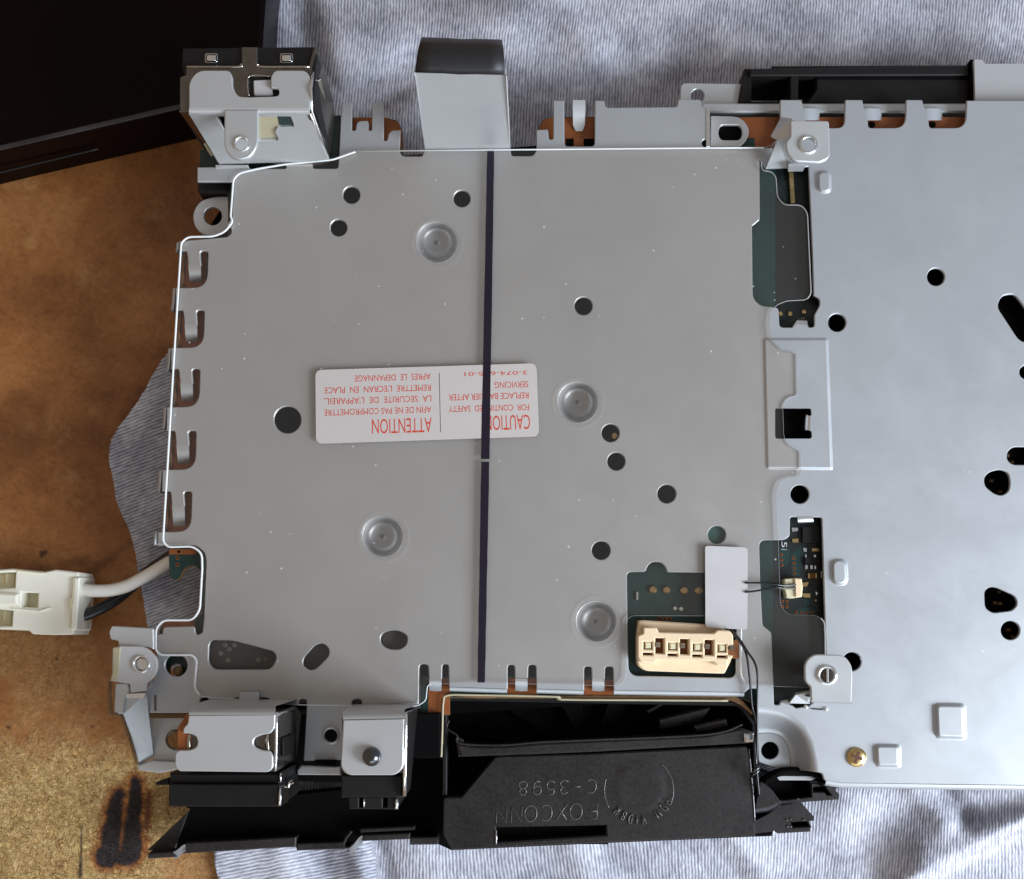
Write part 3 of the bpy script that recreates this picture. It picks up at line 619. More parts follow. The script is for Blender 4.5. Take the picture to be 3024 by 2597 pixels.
# dimples
for a, b in DIM:
    prof = [(66, -0.4), (62, 0.0), (59.5, -0.12), (57, -0.5), (54.5, -1.3), (52.5, -2.5), (50, -3.8), (46, -4.9), (40, -5.5), (30, -5.85), (20, -6.0), (9, -6.05), (6, -6.1), (4, -6.6), (1.5, -6.7)]
    loft('screw_dimple', [[(x, y, h) for x, y, _ in circ(a, b, r_, 40)] for r_, h in prof], M['metal'], shield, closed=True, cap=True)
    loft('dimple_ring', [[(x, y, h) for x, y, _ in circ(a, b, r_, 44)] for r_, h in ((84, -0.03), (80, 0.015), (76, 0.03), (70, 0.02), (65, -0.03))], M['metal'], shield, closed=True)
# raised pads
pad('raised_pad', [(2411, 503), (2455, 503), (2457, 572), (2413, 572)], 20, 0, 1.0, 9, M['metal'], shield)
pad('raised_pad', [(2454, 1650), (2503, 1650), (2505, 1730), (2456, 1730)], 24, 0, 1.0, 9, M['metal'], shield)
pad('raised_pad', [(2759, 2076), (2851, 2077), (2855, 2186), (2763, 2184)], 15, 0, 1.3, 12, M['metal'], shield)
pad('raised_pad', [(2582, 2197), (2660, 2198), (2661, 2269), (2586, 2268)], 13, 0, 1.2, 11, M['metal'], shield)
# broad shallow raised rectangle around the square hole (a frame)
q_o = rounded([(2253, 998), (2446, 998), (2460, 1389), (2262, 1387)], 10, 5); q_o = [(a, b) for a, b, _ in q_o]
rows = [[(x, y, h) for x, y in inset(q_o, t)] for t, h in ((-1, -0.02), (0, 0.01), (2, 0.12), (4, 0.3), (6, 0.45), (8, 0.52), (9, 0.54))]
loft('raised_panel_edge', rows, M['metal'], shield, closed=True)
solid('raised_panel', [(a, b) for a, b in inset(q_o, 8)], [[(a, b, c_) for a, b, c_ in holes[3]]], 0.535, 0.5, M['metal'], shield, 0.02)
# bent tongues in the left-hand notches
for yt, xr, yb in NT:
    rows = []
    for k in range(7):
        t = k / 6; y = yt + 42 + (yb - yt - 58) * t; z = -3.6 * t * t
        rows.append([(xr - 59 + 4 * t, y, z - 0.01), (xr - 48, y, z), (xr - 35, y, z), (xr - 22 + 2 * t, y, z - 0.01)])
    loft('bent_tongue', rows, M['metal'], shield)
    fold('side_fold', [(xl(yb) - 1, yb + 2), (xl(yb + 40), yb + 40), (xl(yb + 66) - 1, yb + 64 if yb < 1500 else yb + 38)], 0, 9, M['metal'], shield, 1.0, 1)
fold('side_fold', [(xl(716), 716), (xl(739), 739)], 0, 9, M['metal'], shield, 1.0, 1)
solid('lower_side_wall', [(541, 735), (547, 735), (491, 1600), (485, 1600)], [], -2.5, 9, M['boardedge'], con, 0.1)
# bottom folds
for a, b, ya, yb_ in ((1328, 1498, 2030, 2036), (1585, 1724, 2036, 2040), (1813, 2198, 2040, 2046)):
    fold('front_fold', [(a, ya), (a + 3, ya), ((a + b) / 2, (ya + yb_) / 2), (b, yb_)], 0, 2.4, M['metal'], shield, 1.1, 1)
fold('front_fold', [(2440, 2305), (2486, 2313), (2800, 2318), (3400, 2326)], 0, 16, M['metal'], shield, 1.4, 1)
for a, b in ((1267, 1305), (1521, 1559), (1748, 1786)):
    rows = [[(a + 1, 2004 + 36 * t, -2.6 * t * t - 0.01), ((a + b) / 2, 2004 + 38 * t, -2.6 * t * t), (b - 1, 2005 + 36 * t, -2.6 * t * t - 0.01)] for t in [k / 6 for k in range(7)]]
    loft('bent_tongue', rows, M['metal'], shield)
# curled tabs along the top right
for x0 in (2379, 2562, 2741):
    rows = []
    for k in range(9):
        t = k / 8; a = t * math.pi * 0.55; x = x0 - 4 + 46 * math.sin(a); z = -4.6 * (1 - math.cos(a))
        rows.append([(x - 2 * t, 320 + 2 * t, z - 0.01), (x, 340, z), (x, 356 + 10 * t * 0, z - 0.01)])
    loft('curled_tab', rows, M['metal'], shield)
    solid('tab_hole', circ(x0 + 14, 368, 9, 16), [], -3.2, 0.3, M['deep'], shield, 0.02)
# tabs in openings
loft('bent_tab', [[(2340, 967, 0.0), (2388, 967, 0.0)], [(2348, 955, -0.1), (2384, 955, -0.1)], [(2355, 945, -0.9), (2384, 945, -0.9)], [(2357, 939, -2.2), (2383, 939, -2.2)]], M['silver'], shield)
loft('bent_tab', [[(2354, 1526, 0.0), (2400, 1526, 0.0)], [(2356, 1536, -0.1), (2402, 1536, -0.1)], [(2358, 1546, -1.0), (2404, 1544, -1.0)]], M['silver'], shield)
loft('bent_tab', [[(2396, 1230, 0.5), (2396, 1268, 0.5)], [(2388, 1228, 0.6), (2386, 1270, 0.6)], [(2380, 1224, 0.0), (2377, 1272, 0.0)], [(2374, 1226, -1.4), (2368, 1270, -1.4)]], M['silver'], shield)
loft('bent_tab', [[(2300, 2092, 0.0), (2336, 2090, 0.0)], [(2302, 2078, -0.1), (2330, 2076, -0.1)], [(2306, 2070, -1.2), (2326, 2066, -1.2)]], M['metal2'], shield)
# green board ------------------------------------------------------
PCBO = [(552, 735), (488, 1610), (497, 1622), (500, 1702), (512, 1714, 8), (530, 1712, 8), (545, 1680, 12), (572, 1668, 14), (592, 1686), (596, 1812), (572, 1829), (482, 1839), (470, 1862), (470, 2100), (590, 2106), (1240, 2112), (1328, 2112), (1328, 2062), (2196, 2066), (2236, 2086), (2445, 2088),
        (2452, 400), (3300, 400), (3300, 345), (1640, 345), (1604, 352, 10), (1590, 378), (1590, 470), (1191, 470), (1188, 388), (1178, 358, 14), (1140, 347, 10), (1038, 347), (1015, 470), (900, 500), (645, 452), (590, 440), (588, 500), (672, 540), (674, 700), (612, 712)]
board = solid('circuit_board', PCBO, [circ(519, 1982, 22)] + [circ(a, b, 66, 30) for a, b in DIM], -3.6, 1.6, M['pcb'], con, 0.12, edgemat=M['boardedge'])
solid('hole_dark_sheet', [(692, 540), (2180, 530), (2190, 1600), (2100, 1600), (2090, 1640), (1845, 1655), (1838, 1998), (1245, 1998), (1245, 2098), (606, 2096), (606, 1930), (614, 1830), (622, 1600), (632, 1000), (640, 720), (692, 690)], [circ(2117, 1580, 26)] + [circ(a, b, 66, 30) for a, b in DIM], -3.2, 0.3, M['deep'], board, 0.05)  # black sheet added so the holes look as dark as the interior
solid('hole_dark_sheet', [(2446, 500), (3290, 410), (3290, 2280), (2460, 2270)], [], -6, 0.3, M['deep'], con, 0.05)  # second added black sheet, darkening the right-hand holes
for q in ([(548, 745), (612, 742), (590, 1190), (575, 1600), (490, 1605)], [(500, 1622), (580, 1622), (579, 1638), (500, 1638)], [(482, 1836), (575, 1827), (575, 1880), (475, 1880)],
          [(1038, 348), (1140, 348), (1178, 362, 12), (1186, 384), (1186, 440), (1030, 440)], [(1592, 378), (1606, 353, 10), (1640, 347), (3290, 347), (3290, 400), (2310, 400), (2300, 436), (2230, 436), (2228, 408), (1760, 400), (1755, 436), (1592, 436)],
          [(1266, 2004), (1328, 2004), (1328, 2110), (1264, 2110)], [(1498, 2004), (1586, 2004), (1586, 2052), (1498, 2052)], [(1724, 2008), (1814, 2008), (1814, 2056), (1724, 2056)], [(555, 2060), (600, 2060), (600, 2200), (540, 2200), (548, 2110)]):
    solid('copper_strip', q, [], -3.57, 0.1, M['copper'], board, 0.02)
solid('lit_board_sheet', [(614, 1885), (1243, 1856), (1243, 2094), (614, 2060)], [], -3.1, 0.05, M['boardlight'], board, 0.02)  # grey sheet added under the slots, standing in for the lit board
solid('board_region', circ(2120, 1584, 46, 20), [], -1.4, 1.0, M['teal'], board, 0.02)  # brighter teal disc added at the hole, above the shadowed board
for k in range(16):
    x_, y_ = rnd.uniform(2298, 2322), rnd.uniform(515, 600); solid('surface_part', [(x_, y_), (x_ + rnd.uniform(3, 8), y_), (x_ + 5, y_ + rnd.uniform(3, 6)), (x_, y_ + 3)], [], -3.3, 0.2, M['pcb'], board, 0.02)
# brown torn edge along the fan bay
me_pts = [(1304, 2110), (1306, 2066, 12), (1322, 2048), (1500, 2052)] + [(1500 + k * 18, 2053 + rnd.uniform(-1.5, 1.5)) for k in range(1, 38)] + [(2196, 2072), (2230, 2110)]
inner_pts = [(2222, 2112), (2190, 2084), (2170, 2074)] + [(2150 - k * 19, 2069 - (7 if 2150 - k * 19 < 1650 else 0) + rnd.uniform(-2, 2)) for k in range(0, 40)] + [(1340, 2056), (1316, 2060, 10), (1310, 2080), (1308, 2200), (1300, 2200)]
solid('torn_board_edge', me_pts + inner_pts, [], -3.2, 2.2, M['boardedge'], board, 0.2)
tube('adhesive_bead', [(1303, 2236, -2.6), (1306, 2150, -2.6), (1309, 2075, -2.6), (1322, 2054, -2.6), (1400, 2053, -2.6), (1640, 2058, -2.6), (1660, 2066, -2.6), (1900, 2068, -2.6), (2150, 2070, -2.6)], 0.28, M['yellowgrey'], board)
# board details
def comp(name, q, z, th, m_, cham=0.05, r=0): return solid(name, q, [], z, th, m_, board, cham, r)
def rect(x0, y0, x1, y1): return [(x0, y0), (x1, y0), (x1, y1), (x0, y1)]
solid('board_region', rect(2284, 1525, 2440, 2085), [], -3.56, 0.1, M['pcbblack'], board, 0.02)
solid('board_region', rect(2290, 470, 2436, 965), [], -3.56, 0.1, M['pcbblack'], board, 0.02)
solid('board_region', rect(2275, 1190, 2440, 1500), [], -3.2, 0.1, M['deep'], board, 0.02)  # black patch added so the holes above it look dark
for k in range(24): comp('gold_contact', [(2330 + k * 0.25, 502 + k * 4.15), (2342 + k * 0.25, 500 + k * 4.15), (2342 + k * 0.25, 502.6 + k * 4.15), (2330 + k * 0.25, 504.6 + k * 4.15)], -2.4, 0.3, M['gold'], 0.02)
comp('ribbon_socket', [(2326, 497), (2350, 497), (2356, 604), (2332, 604)], -2.7, 0.9, M['black'])
for a, b in ((2305, 926), (2334, 926), (2375, 921)): comp('solder_dot', circ(a, b, 7, 12), -2.9, 0.5, M['gold'], 0.15)
for a, b in ((516, 1648), (516, 1668)): 
    comp('via_ring', circ(a + 8, b, 5.5, 14), -3.5, 0.1, M['copper'], 0.02); comp('via_hole', circ(a + 8, b, 3.0, 10), -3.45, 0.1, M['deep'], 0.01)
comp('via_hole', circ(528, 1630, 4, 10), -3.45, 0.1, M['deep'], 0.01)
for a, b in C6((552, 655), (554, 705), (558, 755), (672, 688), (675, 738), (677, 787), (680, 835), (560, 1110), (605, 1110), (607, 1160), (560, 1160), (700, 1218), (750, 1220), (800, 1222), (852, 1222)):
    comp('via_ring', circ(a, b, 4.6, 12), -3.5, 0.1, M['copper'], 0.02); comp('via_hole', circ(a, b, 2.6, 8), -3.44, 0.1, M['deep'], 0.01)
for a, b in C3((618, 882), (668, 882), (714, 882)):
    comp('via_ring', circ(a, b, 6.0, 12), -3.5, 0.1, M['copper'], 0.02); comp('via_hole', circ(a, b, 3.6, 8), -3.44, 0.1, M['deep'], 0.01)
for g in ([(640, 660), (750, 560), (780, 600), (760, 700), (730, 860), (655, 860)], [(530, 590), (635, 600), (630, 720), (580, 770), (540, 770)], [(680, 1210), (720, 1170), (840, 1165), (880, 1200), (870, 1240), (690, 1240)], [(765, 1090), (860, 1090), (865, 1130), (820, 1150), (770, 1140)]):
    comp('trace_area', C6(*g), -3.53, 0.1, M['pcb'], 0.02)
for g, m_, z_ in (([(650, 390), (715, 390), (715, 425), (655, 430)], 'silver', -3.2), ([(655, 500), (720, 495), (722, 535), (660, 535)], 'gold', -3.2), ([(758, 385), (930, 385), (930, 540), (758, 540)], 'black', -2.4),
               ([(765, 585), (800, 590), (800, 630), (770, 625)], 'silver', -3.1), ([(850, 590), (930, 592), (928, 622), (852, 622)], 'gold', -3.0), ([(783, 650), (800, 650), (800, 682), (783, 682)], 'silver', -3.1), ([(870, 655), (890, 655), (890, 680), (870, 680)], 'silver', -3.1),
               ([(780, 680), (930, 680), (930, 750), (780, 750)], 'black', -2.6), ([(785, 755), (810, 755), (810, 795), (785, 795)], 'silver', -3.1), ([(835, 755), (858, 755), (858, 795), (835, 795)], 'silver', -3.1), ([(875, 760), (890, 760), (890, 795), (875, 795)], 'silver', -3.1),
               ([(812, 835), (828, 835), (828, 885), (812, 885)], 'gold', -2.8), ([(828, 833), (882, 833), (882, 887), (828, 887)], 'brassdark', -2.7), ([(882, 835), (898, 835), (898, 885), (882, 885)], 'gold', -2.8),
               ([(940, 815), (955, 815), (955, 880), (940, 880)], 'silver', -3.0), ([(885, 1010), (912, 1030), (890, 1055)], 'silver', -3.1), ([(880, 1090), (898, 1095), (895, 1110), (880, 1108)], 'gold', -3.1)):
    comp('chip' if m_ == 'black' else 'surface_part', C6(*g), z_, 0.6, M[m_], 0.06)
text('board_number', '5', (2308, 1600), (2308, 1617), 17, -3.4, M['white_ink'], board, wide=True)
comp('board_mark', C6((550, 600), (605, 602), (605, 607), (550, 605)), -3.45, 0.05, M['white_ink'], 0.01)
for a, b in C3((555, 597), (690, 600), (862, 605), (1003, 605)): comp('solder_dot', circ(a, b, 12, 16), -2.7, 0.8, M['gold'], 0.3)
comp('surface_part', C3((390, 620), (412, 620), (412, 700), (390, 700)), -2.9, 0.5, M['silver'])
for a, b in C3((770, 780), (830, 785)): comp('solder_dot', circ(a, b, 7, 10), -3.0, 0.5, M['silver'], 0.15)
for a, b in ((663, 1905), (675, 1917), (650, 1930), (672, 1950), (762, 1950), (785, 1948), (690, 1905)): comp('solder_dot', circ(a, b, 8, 10), -2.9, 0.4, M['dotgrey'], 0.15)
tube('solder_pin', [(527, 1984, -4.0), (525, 1982, -1.2)], 1.3, M['boardedge'], board, 14, 2)
for a, b in ((1815, 1287), ): comp('solder_dot', circ(a, b, 10, 12), -2.6, 0.5, M['gold'], 0.2)
for a, b in ((2976, 1345), (2990, 1365), (2930, 1420), (2955, 1452), (2952, 1748), (2955, 1782), (2980, 1860), (2993, 1880), (2940, 1780)):
    solid('surface_part', rect(a - 6, b - 4, a + 5, b + 5), [], -4.6, 0.8, M['boardedge'], con, 0.08)

# oval lug, top rail, rear tabs -------------------------------------
solid('oval_hole_lug', [(2098, 434), (2100, 342, 3), (2188, 344, 30), (2219, 388, 40), (2190, 436, 24)], [[(2120, 392, 22), (2128, 369, 18), (2186, 369, 18), (2194, 392, 22), (2186, 414, 18), (2128, 414, 18)]], -1.2, 1.0, M['metal2'], con, 0.2)
solid('oval_hole_dark', circ(2157, 392, 44, 24, 30), [], -2.4, 1, M['deep'], con, 0.1)  # black disc added under the oval hole so it looks dark
box('lug_fold', 2086, 320, 2097, 434, 0.3, 1.6, M['silver'], con, 0.1)
box('rear_rail', 2072, 304, 3300, 332, -4.4, 8, M['metal2'], con, 0.5)
solid('rear_lug', [(2008, 320), (2010, 245, 18), (2196, 248, 8), (2230, 320)], [circ(2060, 283, 20, 20)], -8.5, 1.0, M['metal2'], con, 0.2)
loft('spring_contact', [[(1692, 296, 0.5), (1728, 296, 0.5)], [(1691, 318, 0.2), (1729, 318, 0.2)], [(1692, 340, -1.0), (1728, 340, -1.0)], [(1692, 370, -2.6), (1727, 370, -2.6)], [(1700, 388, -3.0), (1720, 388, -3.0)]], M['metal2'], con)
box('spring_contact_pad', 1694, 407, 1724, 432, -3.0, 0.5, M['copper'], con)
box('spring_contact_cap', 1672, 410, 1754, 433, -3.3, 0.4, M['deep'], con)
# rear black rail housing
rb = solid('rear_housing', [(2180, 305), (2198, 202, 3), (2276, 201), (2280, 194), (2856, 191), (2882, 175), (2882, 310)], [rect(2220, 226, 2333, 300), [(2358, 222), (2410, 222), (2411, 262), (2398, 282), (2384, 300), (2358, 300)]], -7, 15, M['black'], con, 0.4)
solid('housing_rim', [(2215, 203), (2860, 193), (2860, 222), (2215, 224)], [], -5.6, 2.5, M['black'], rb, 0.3)
solid('housing_recess', rect(2412, 224, 2878, 234), [], -6.6, 1, M['deep'], rb, 0.1)
box('housing_post', 2334, 218, 2357, 306, -5.9, 2, M['black'], rb, 0.3)
solid('rear_plate', [(2876, 175, 4), (2902, 176, 5), (2908, 188, 5), (3400, 186), (3400, 320), (2880, 320)], [], -3.4, 1.0, M['metal2'], con, 0.15)
box('rear_plate_gap', 2866, 176, 2882, 300, -5, 12, M['deep'], con, 0.1)

# upright front bracket with black tape loop --------------------------
br = solid('upright_bracket', [(1508, 442, 0, 0.2), (1253, 443, 0, 0.2), (1222, 222, 6, 38), (1226, 213, 5, 39), (1490, 212, 6, 39), (1497, 220, 5, 38)], [], 0, 1.0, M['metal2'], con, 0.25)
rows = []
for k in range(13):
    a = math.pi * (k / 12.0) * 1.15; y = 205 - 78 * math.sin(min(a, math.pi)) * 0.0
for xa, xb, y, z in ((1226, 1490, 214, 38.6), (1228, 1490, 196, 39.6), (1231, 1490, 172, 40.4), (1235, 1487, 148, 40.2), (1240, 1485, 130, 38.6), (1244, 1483, 119, 35.5), (1246, 1482, 115, 31), (1240, 1484, 130, 20), (1236, 1486, 170, 8)):
    n_ = 6; rows.append([(xa + (xb - xa) * t / n_, y + 1.2 * t + (2.0 if t == 3 else 0), z) for t in range(n_ + 1)])
tl = loft('tape_loop', rows, M['foam'], con)
mo = tl.modifiers.new('thickness', 'SOLIDIFY'); mo.thickness = 0.0008; mo.offset = 0
solid('loop_end', [(1226, 212, 3, 34), (1237, 145, 8, 34), (1247, 118, 3, 34), (1256, 150, 3, 34), (1254, 212, 3, 34)], [], 34, 1.0, M['deep'], con, 0.1)

# tower connector at the top left ------------------------------------
c1 = crop(480, 80, 3.177)
tw = empty('rear_connector', P(750, 400, 0), None, None); del_keys = None
tw.parent = con; tw.location = P(750, 400, 0) - WLOC['console_chassis']
solid('connector_body', [(a, b, r_) for (a, b), r_ in zip(c1((185, 195), (1425, 182), (1455, 260), (1440, 385), (1420, 750), (190, 750), (160, 790), (172, 470), (200, 440), (180, 370)), (3,) * 10)], [], 27.0, 24, M['black'], tw, 0.4)
sh = solid('connector_shell', [(549, 197), (707, 197, 3), (714, 186, 2), (713, 139, 2), (760, 139, 2), (760, 192, 3), (768, 197, 3), (917, 197), (916, 330), (531, 331), (531, 228, 2), (549, 222)],
           [[(735, 226), (800, 226), (826, 250), (826, 284), (735, 285)]], 27.6, 1.2, M['chromedark'], tw, 0.15)
tube('shell_lip', [(551, 198, 27.7), (700, 198, 27.7), (711, 190, 27.7)], 0.3, M['chrome'], sh); tube('shell_lip', [(762, 190, 27.7), (772, 198, 27.7), (915, 198, 27.7)], 0.3, M['chrome'], sh)
tube('shell_lip', [(735, 284, 27.7), (735, 227, 27.7), (798, 226, 27.7)], 0.2, M['chrome'], sh)
for x in (606, 828): pad('shell_dimple', rect(x, 159, x + 36, 185), 6, 27.0, 1.0, 6, M['silver'], sh)
solid('latch', [(747, 236, 6), (800, 234, 4), (806, 282, 4), (749, 281, 6)], [], 27.4, 0.8, M['tape'], sh, 0.3)
tp = solid('bracket_top', [(558, 240, 20), (585, 208, 20), (676, 208, 14), (686, 224, 8), (686, 258, 16), (702, 285, 12), (735, 287), (804, 285), (824, 283, 9), (824, 262, 9), (800, 259, 4), (799, 226, 12), (812, 208, 12), (903, 208, 20), (918, 232, 14), (915, 322, 3), (558, 322, 3)], [], 28.6, 1.0, M['metal2'], tw, 0.2)
rows = []
for k in range(7):
    a = k / 6 * math.pi / 2; yy = 320 + 20 * math.sin(a); zz = 28.58 - 2.2 * (1 - math.cos(a))
    rows.append([(558 - 2 * 0, yy, zz)] + [(558 + 357 * t / 8, yy, zz) for t in range(1, 9)])
loft('bracket_bend', [[p for p in r_] for r_ in rows], M['metal2'], tw)
def wz(x, y): return 26.4 * (487 - y) / (487 - 339.0)
solid('bracket_wall', [(558, 339), (915, 338), (971, 472), (930, 478), (648, 486)], [[(765, 346), (810, 347), (815, 345, 3), (858, 345, 3), (868, 371, 4), (866, 376, 3), (818, 378, 3), (812, 390, 3), (822, 411, 4), (818, 417, 3), (765, 417, 3)],
      [(638, 345, 4), (663, 345, 4), (663, 385, 3), (655, 372)]], 0, 1.0, M['metal2'], tw, 0.12, zf=wz)
quad3('inner_shell', [(740, 341, 24.8), (818, 341, 24.8), (838, 408, 12.6), (742, 408, 12.6)], 0.4, M['yellowgrey'], tw)
quad3('inner_board', [(822, 343, 24.9), (874, 343, 24.9), (876, 370, 20), (824, 370, 20)], 0.5, M['pcb'], tw)
solid('hanging_lug', [(664, 325, 2), (662, 400, 30), (663, 440, 24), (684, 466, 20), (714, 472, 20), (742, 462, 20), (760, 430, 24), (762, 400, 10), (762, 325, 2)], [circ(714, 425, 19, 22)], 28.9, 1.1, M['metal2'], tw, 0.25)
loft('threaded_collar', [[(x, y, h) for x, y, _ in circ(714, 424, r_, 22)] for r_, h in ((25, 28.85), (22, 29.5), (19, 29.4), (18, 27.0))], M['silver'], tw, closed=True)
quad3('side_flange', [(529, 330, 27), (558, 335, 27), (647, 486, 0.3), (622, 455, 0.3)], 0.8, M['chrome'], tw)
quad3('side_flange_lower', [(596, 420, 8), (612, 425, 8), (640, 462, 1), (622, 462, 1)], 0.8, M['yellowgrey'], tw)
quad3('right_cheek', [(915, 338, 27), (921, 200, 27.5), (935, 145, 27.5), (955, 190, 20), (984, 300, 6), (990, 352, 0), (973, 473, 0)], 0.8, M['chromedark'], tw)
tube('cheek_edge', [(924, 215, 27.8), (921, 330, 27.4), (973, 470, 0.6)], 0.35, M['silver'], tw, sub=2)
tube('cheek_edge', [(916, 336, 27.2), (968, 470, 0.6)], 0.25, M['silver'], tw, sub=2)
solid('cheek_board', [(962, 345), (1005, 340), (1004, 470), (972, 474)], [], -0.4, 1.5, M['pcbblack'], tw, 0.1)
quad3('cheek_spring', [(938, 240, 24), (948, 235, 24), (975, 345, 5), (965, 350, 5)], 0.5, M['chrome'], tw, 0.1)
box('flange_fold', 636, 487, 733, 497, 0.5, 0.5, M['metal2'], tw, 0.1)
box('flange_fold', 845, 483, 922, 490, 0.5, 0.5, M['metal2'], tw, 0.1)
solid('foot_block', rect(585, 540, 672, 568), [], -3, 9, M['black'], tw, 0.2)
solid('ring_lug', [(680, 580), (640, 580, 30), (590, 592, 30), (567, 632, 30), (576, 676, 30), (612, 700, 30), (650, 695, 20), (682, 672)], [circ(628, 638, 27, 26)], -5.5, 1.2, M['metal2'], con, 0.2)

# raised screw lug at the top right -----------------------------------
c4 = crop(2040, 100, 3.177)
lug = quad3('lug_wall', [(2262, 497, 0), (2328, 497, 0), (2338, 404, 12), (2298, 408, 10)], 0.9, M['metal2'], con)
quad3('lug_wall', [(2276, 402, 8.5), (2306, 346, 6), (2340, 350, 12), (2338, 404, 12), (2300, 414, 10)], 0.9, M['metal2'], con)
quad3('lug_foot', [(2328, 484, 4), (2378, 480, 4), (2370, 498, 0), (2326, 498, 0)], 0.9, M['metal2'], con)
tpl = solid('screw_lug', [(2334, 356, 6), (2448, 357, 8), (2450, 400), (2451, 466, 22), (2425, 480, 14), (2346, 477, 20), (2323, 450, 16), (2321, 420, 10), (2335, 404, 6)], [circ(2388, 428, 22, 24)], 12.6, 1.1, M['metal2'], con, 0.28)
loft('threaded_collar', [[(x, y, h) for x, y, _ in circ(2388, 427, r_, 24)] for r_, h in ((29, 12.58), (25, 13.3), (21, 13.2), (20, 10.5))], M['silver'], tpl, closed=True)
# lower right lug over the channel ------------------------------------
lg2 = solid('screw_lug', [(2376, 1958, 24), (2400, 1933, 18), (2492, 1934, 22), (2516, 1965, 18), (2518, 2000), (2515, 2078, 4), (2396, 2074, 4), (2394, 2028, 6), (2377, 2012, 12)], [circ(2444, 1995, 21, 24)], 8.5, 1.1, M['metal2'], con, 0.28)
loft('threaded_collar', [[(x, y, h) for x, y, _ in circ(2443, 1994, r_, 24)] for r_, h in ((31, 8.48), (27, 9.2), (22, 9.1), (21, 6.0))], M['silver'], lg2, closed=True)
box('slotted_post', 2420, 1976, 2468, 2014, 3.0, 4, M['chromedark'], lg2, 0.3); box('slotted_post', 2441, 1974, 2447, 2016, 5.0, 4, M['silver'], lg2, 0.2)
fold('lug_fold', [(2396, 2075), (2455, 2077), (2515, 2079)], 8.5, 8.3, M['metal2'], lg2, 1.2, -1)
quad3('lug_wall', [(2330, 2078, 0.2), (2392, 2080, 0.2), (2392, 2046, 4), (2350, 2052, 1)], 0.8, M['metal2'], con)
for a, b in ((2381, 2088), (2441, 2095)): solid('weld_dot', circ(a, b, 6, 14), [], 0.8, 0.8, M['silver'], con, 0.5)
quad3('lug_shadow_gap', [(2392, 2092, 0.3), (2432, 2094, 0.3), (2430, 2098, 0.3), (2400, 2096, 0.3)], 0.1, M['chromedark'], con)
# brass screw ----------------------------------------------------------
scw = loft('cross_head_screw', [[(x, y, h) for x, y, _ in circ(2530, 2237, r_, 32)] for r_, h in ((29.5, -0.1), (29, 0.25), (27, 0.6), (22, 0.85), (14, 0.98), (6, 1.0))], M['brass'], con, closed=True, cap=True)
def cross(cx, cy, a, w_, ang):
    p = [(-w_, -a), (w_, -a), (w_, -w_), (a, -w_), (a, w_), (w_, w_), (w_, a), (-w_, a), (-w_, w_), (-a, w_), (-a, -w_), (-w_, -w_)]
    return [(cx + x * math.cos(ang) - y * math.sin(ang), cy + x * math.sin(ang) + y * math.cos(ang)) for x, y in p]
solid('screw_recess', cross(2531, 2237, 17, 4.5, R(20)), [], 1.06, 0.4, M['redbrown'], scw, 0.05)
# power block -----------------------------------------------------------
pb = solid('power_socket', [(1886, 1833, 4), (1900, 1832), (2115, 1846), (2160, 1870, 6), (2160, 1950), (2140, 1990, 6), (2100, 1989), (1905, 1982, 16), (1882, 1966, 12), (1880, 1880)], [], 0.6, 4.2, M['beige'], con, 0.35)
cells = []
pit = []
for k in range(4):
    dx, dy = 72.9 * k, 2.6 * k
    X0, Y0 = 1760, 1560; s = 3.294
    A_ = lambda a, b: (X0 + a / s + dx, Y0 + b / s + dy)
    pit.append([A_(462, 1105), A_(548, 1107), A_(548, 1180), A_(462, 1178)])
    if k < 3: pit.append([A_(578, 1070), A_(664, 1072), A_(664, 1222), A_(578, 1218)])
    pit.append([A_(456, 1212), A_(550, 1214), A_(550, 1238), A_(456, 1236)])
top = solid('socket_face', [(1900, 1853, 3), (1939, 1853, 6), (1945, 1867, 4), (2108, 1871, 3), (2118, 1861, 4), (2155, 1862, 8), (2165, 1876, 5), (2166, 1908), (2150, 1909), (2150, 1934, 3), (2165, 1936, 3), (2162, 1945, 5), (2149, 1949, 3), (2149, 1968, 3), (2118, 1966, 5), (2106, 1954, 3), (1940, 1949, 3), (1936, 1958, 5), (1892, 1957, 10), (1883, 1942, 6), (1883, 1878, 4), (1900, 1871, 3)], pit, 4.2, 3.4, M['beige'], pb, 0.3)
for k in range(4):
    dx, dy = 72.9 * k, 2.6 * k
    A_ = lambda a, b: (1760 + a / 3.294 + dx, 1560 + b / 3.294 + dy)
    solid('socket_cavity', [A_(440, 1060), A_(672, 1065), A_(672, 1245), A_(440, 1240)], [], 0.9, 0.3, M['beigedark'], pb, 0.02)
    solid('contact_pin', [A_(545, 1122), A_(600, 1126), A_(600, 1160), A_(545, 1156)], [], 3.4, 0.7, M['chromedark'], pb, 0.1)
    solid('contact_pin', [A_(582, 1112, ), A_(628, 1114), A_(628, 1160), A_(582, 1158)], [], 4.5, 1.2, M['chrome'], pb, 0.3)
    solid('contact_pin', [A_(478, 1105), A_(512, 1106), A_(540, 1108), A_(540, 1172), A_(478, 1170)], [], 3.9, 1.2, M['cream'], pb, 0.3)

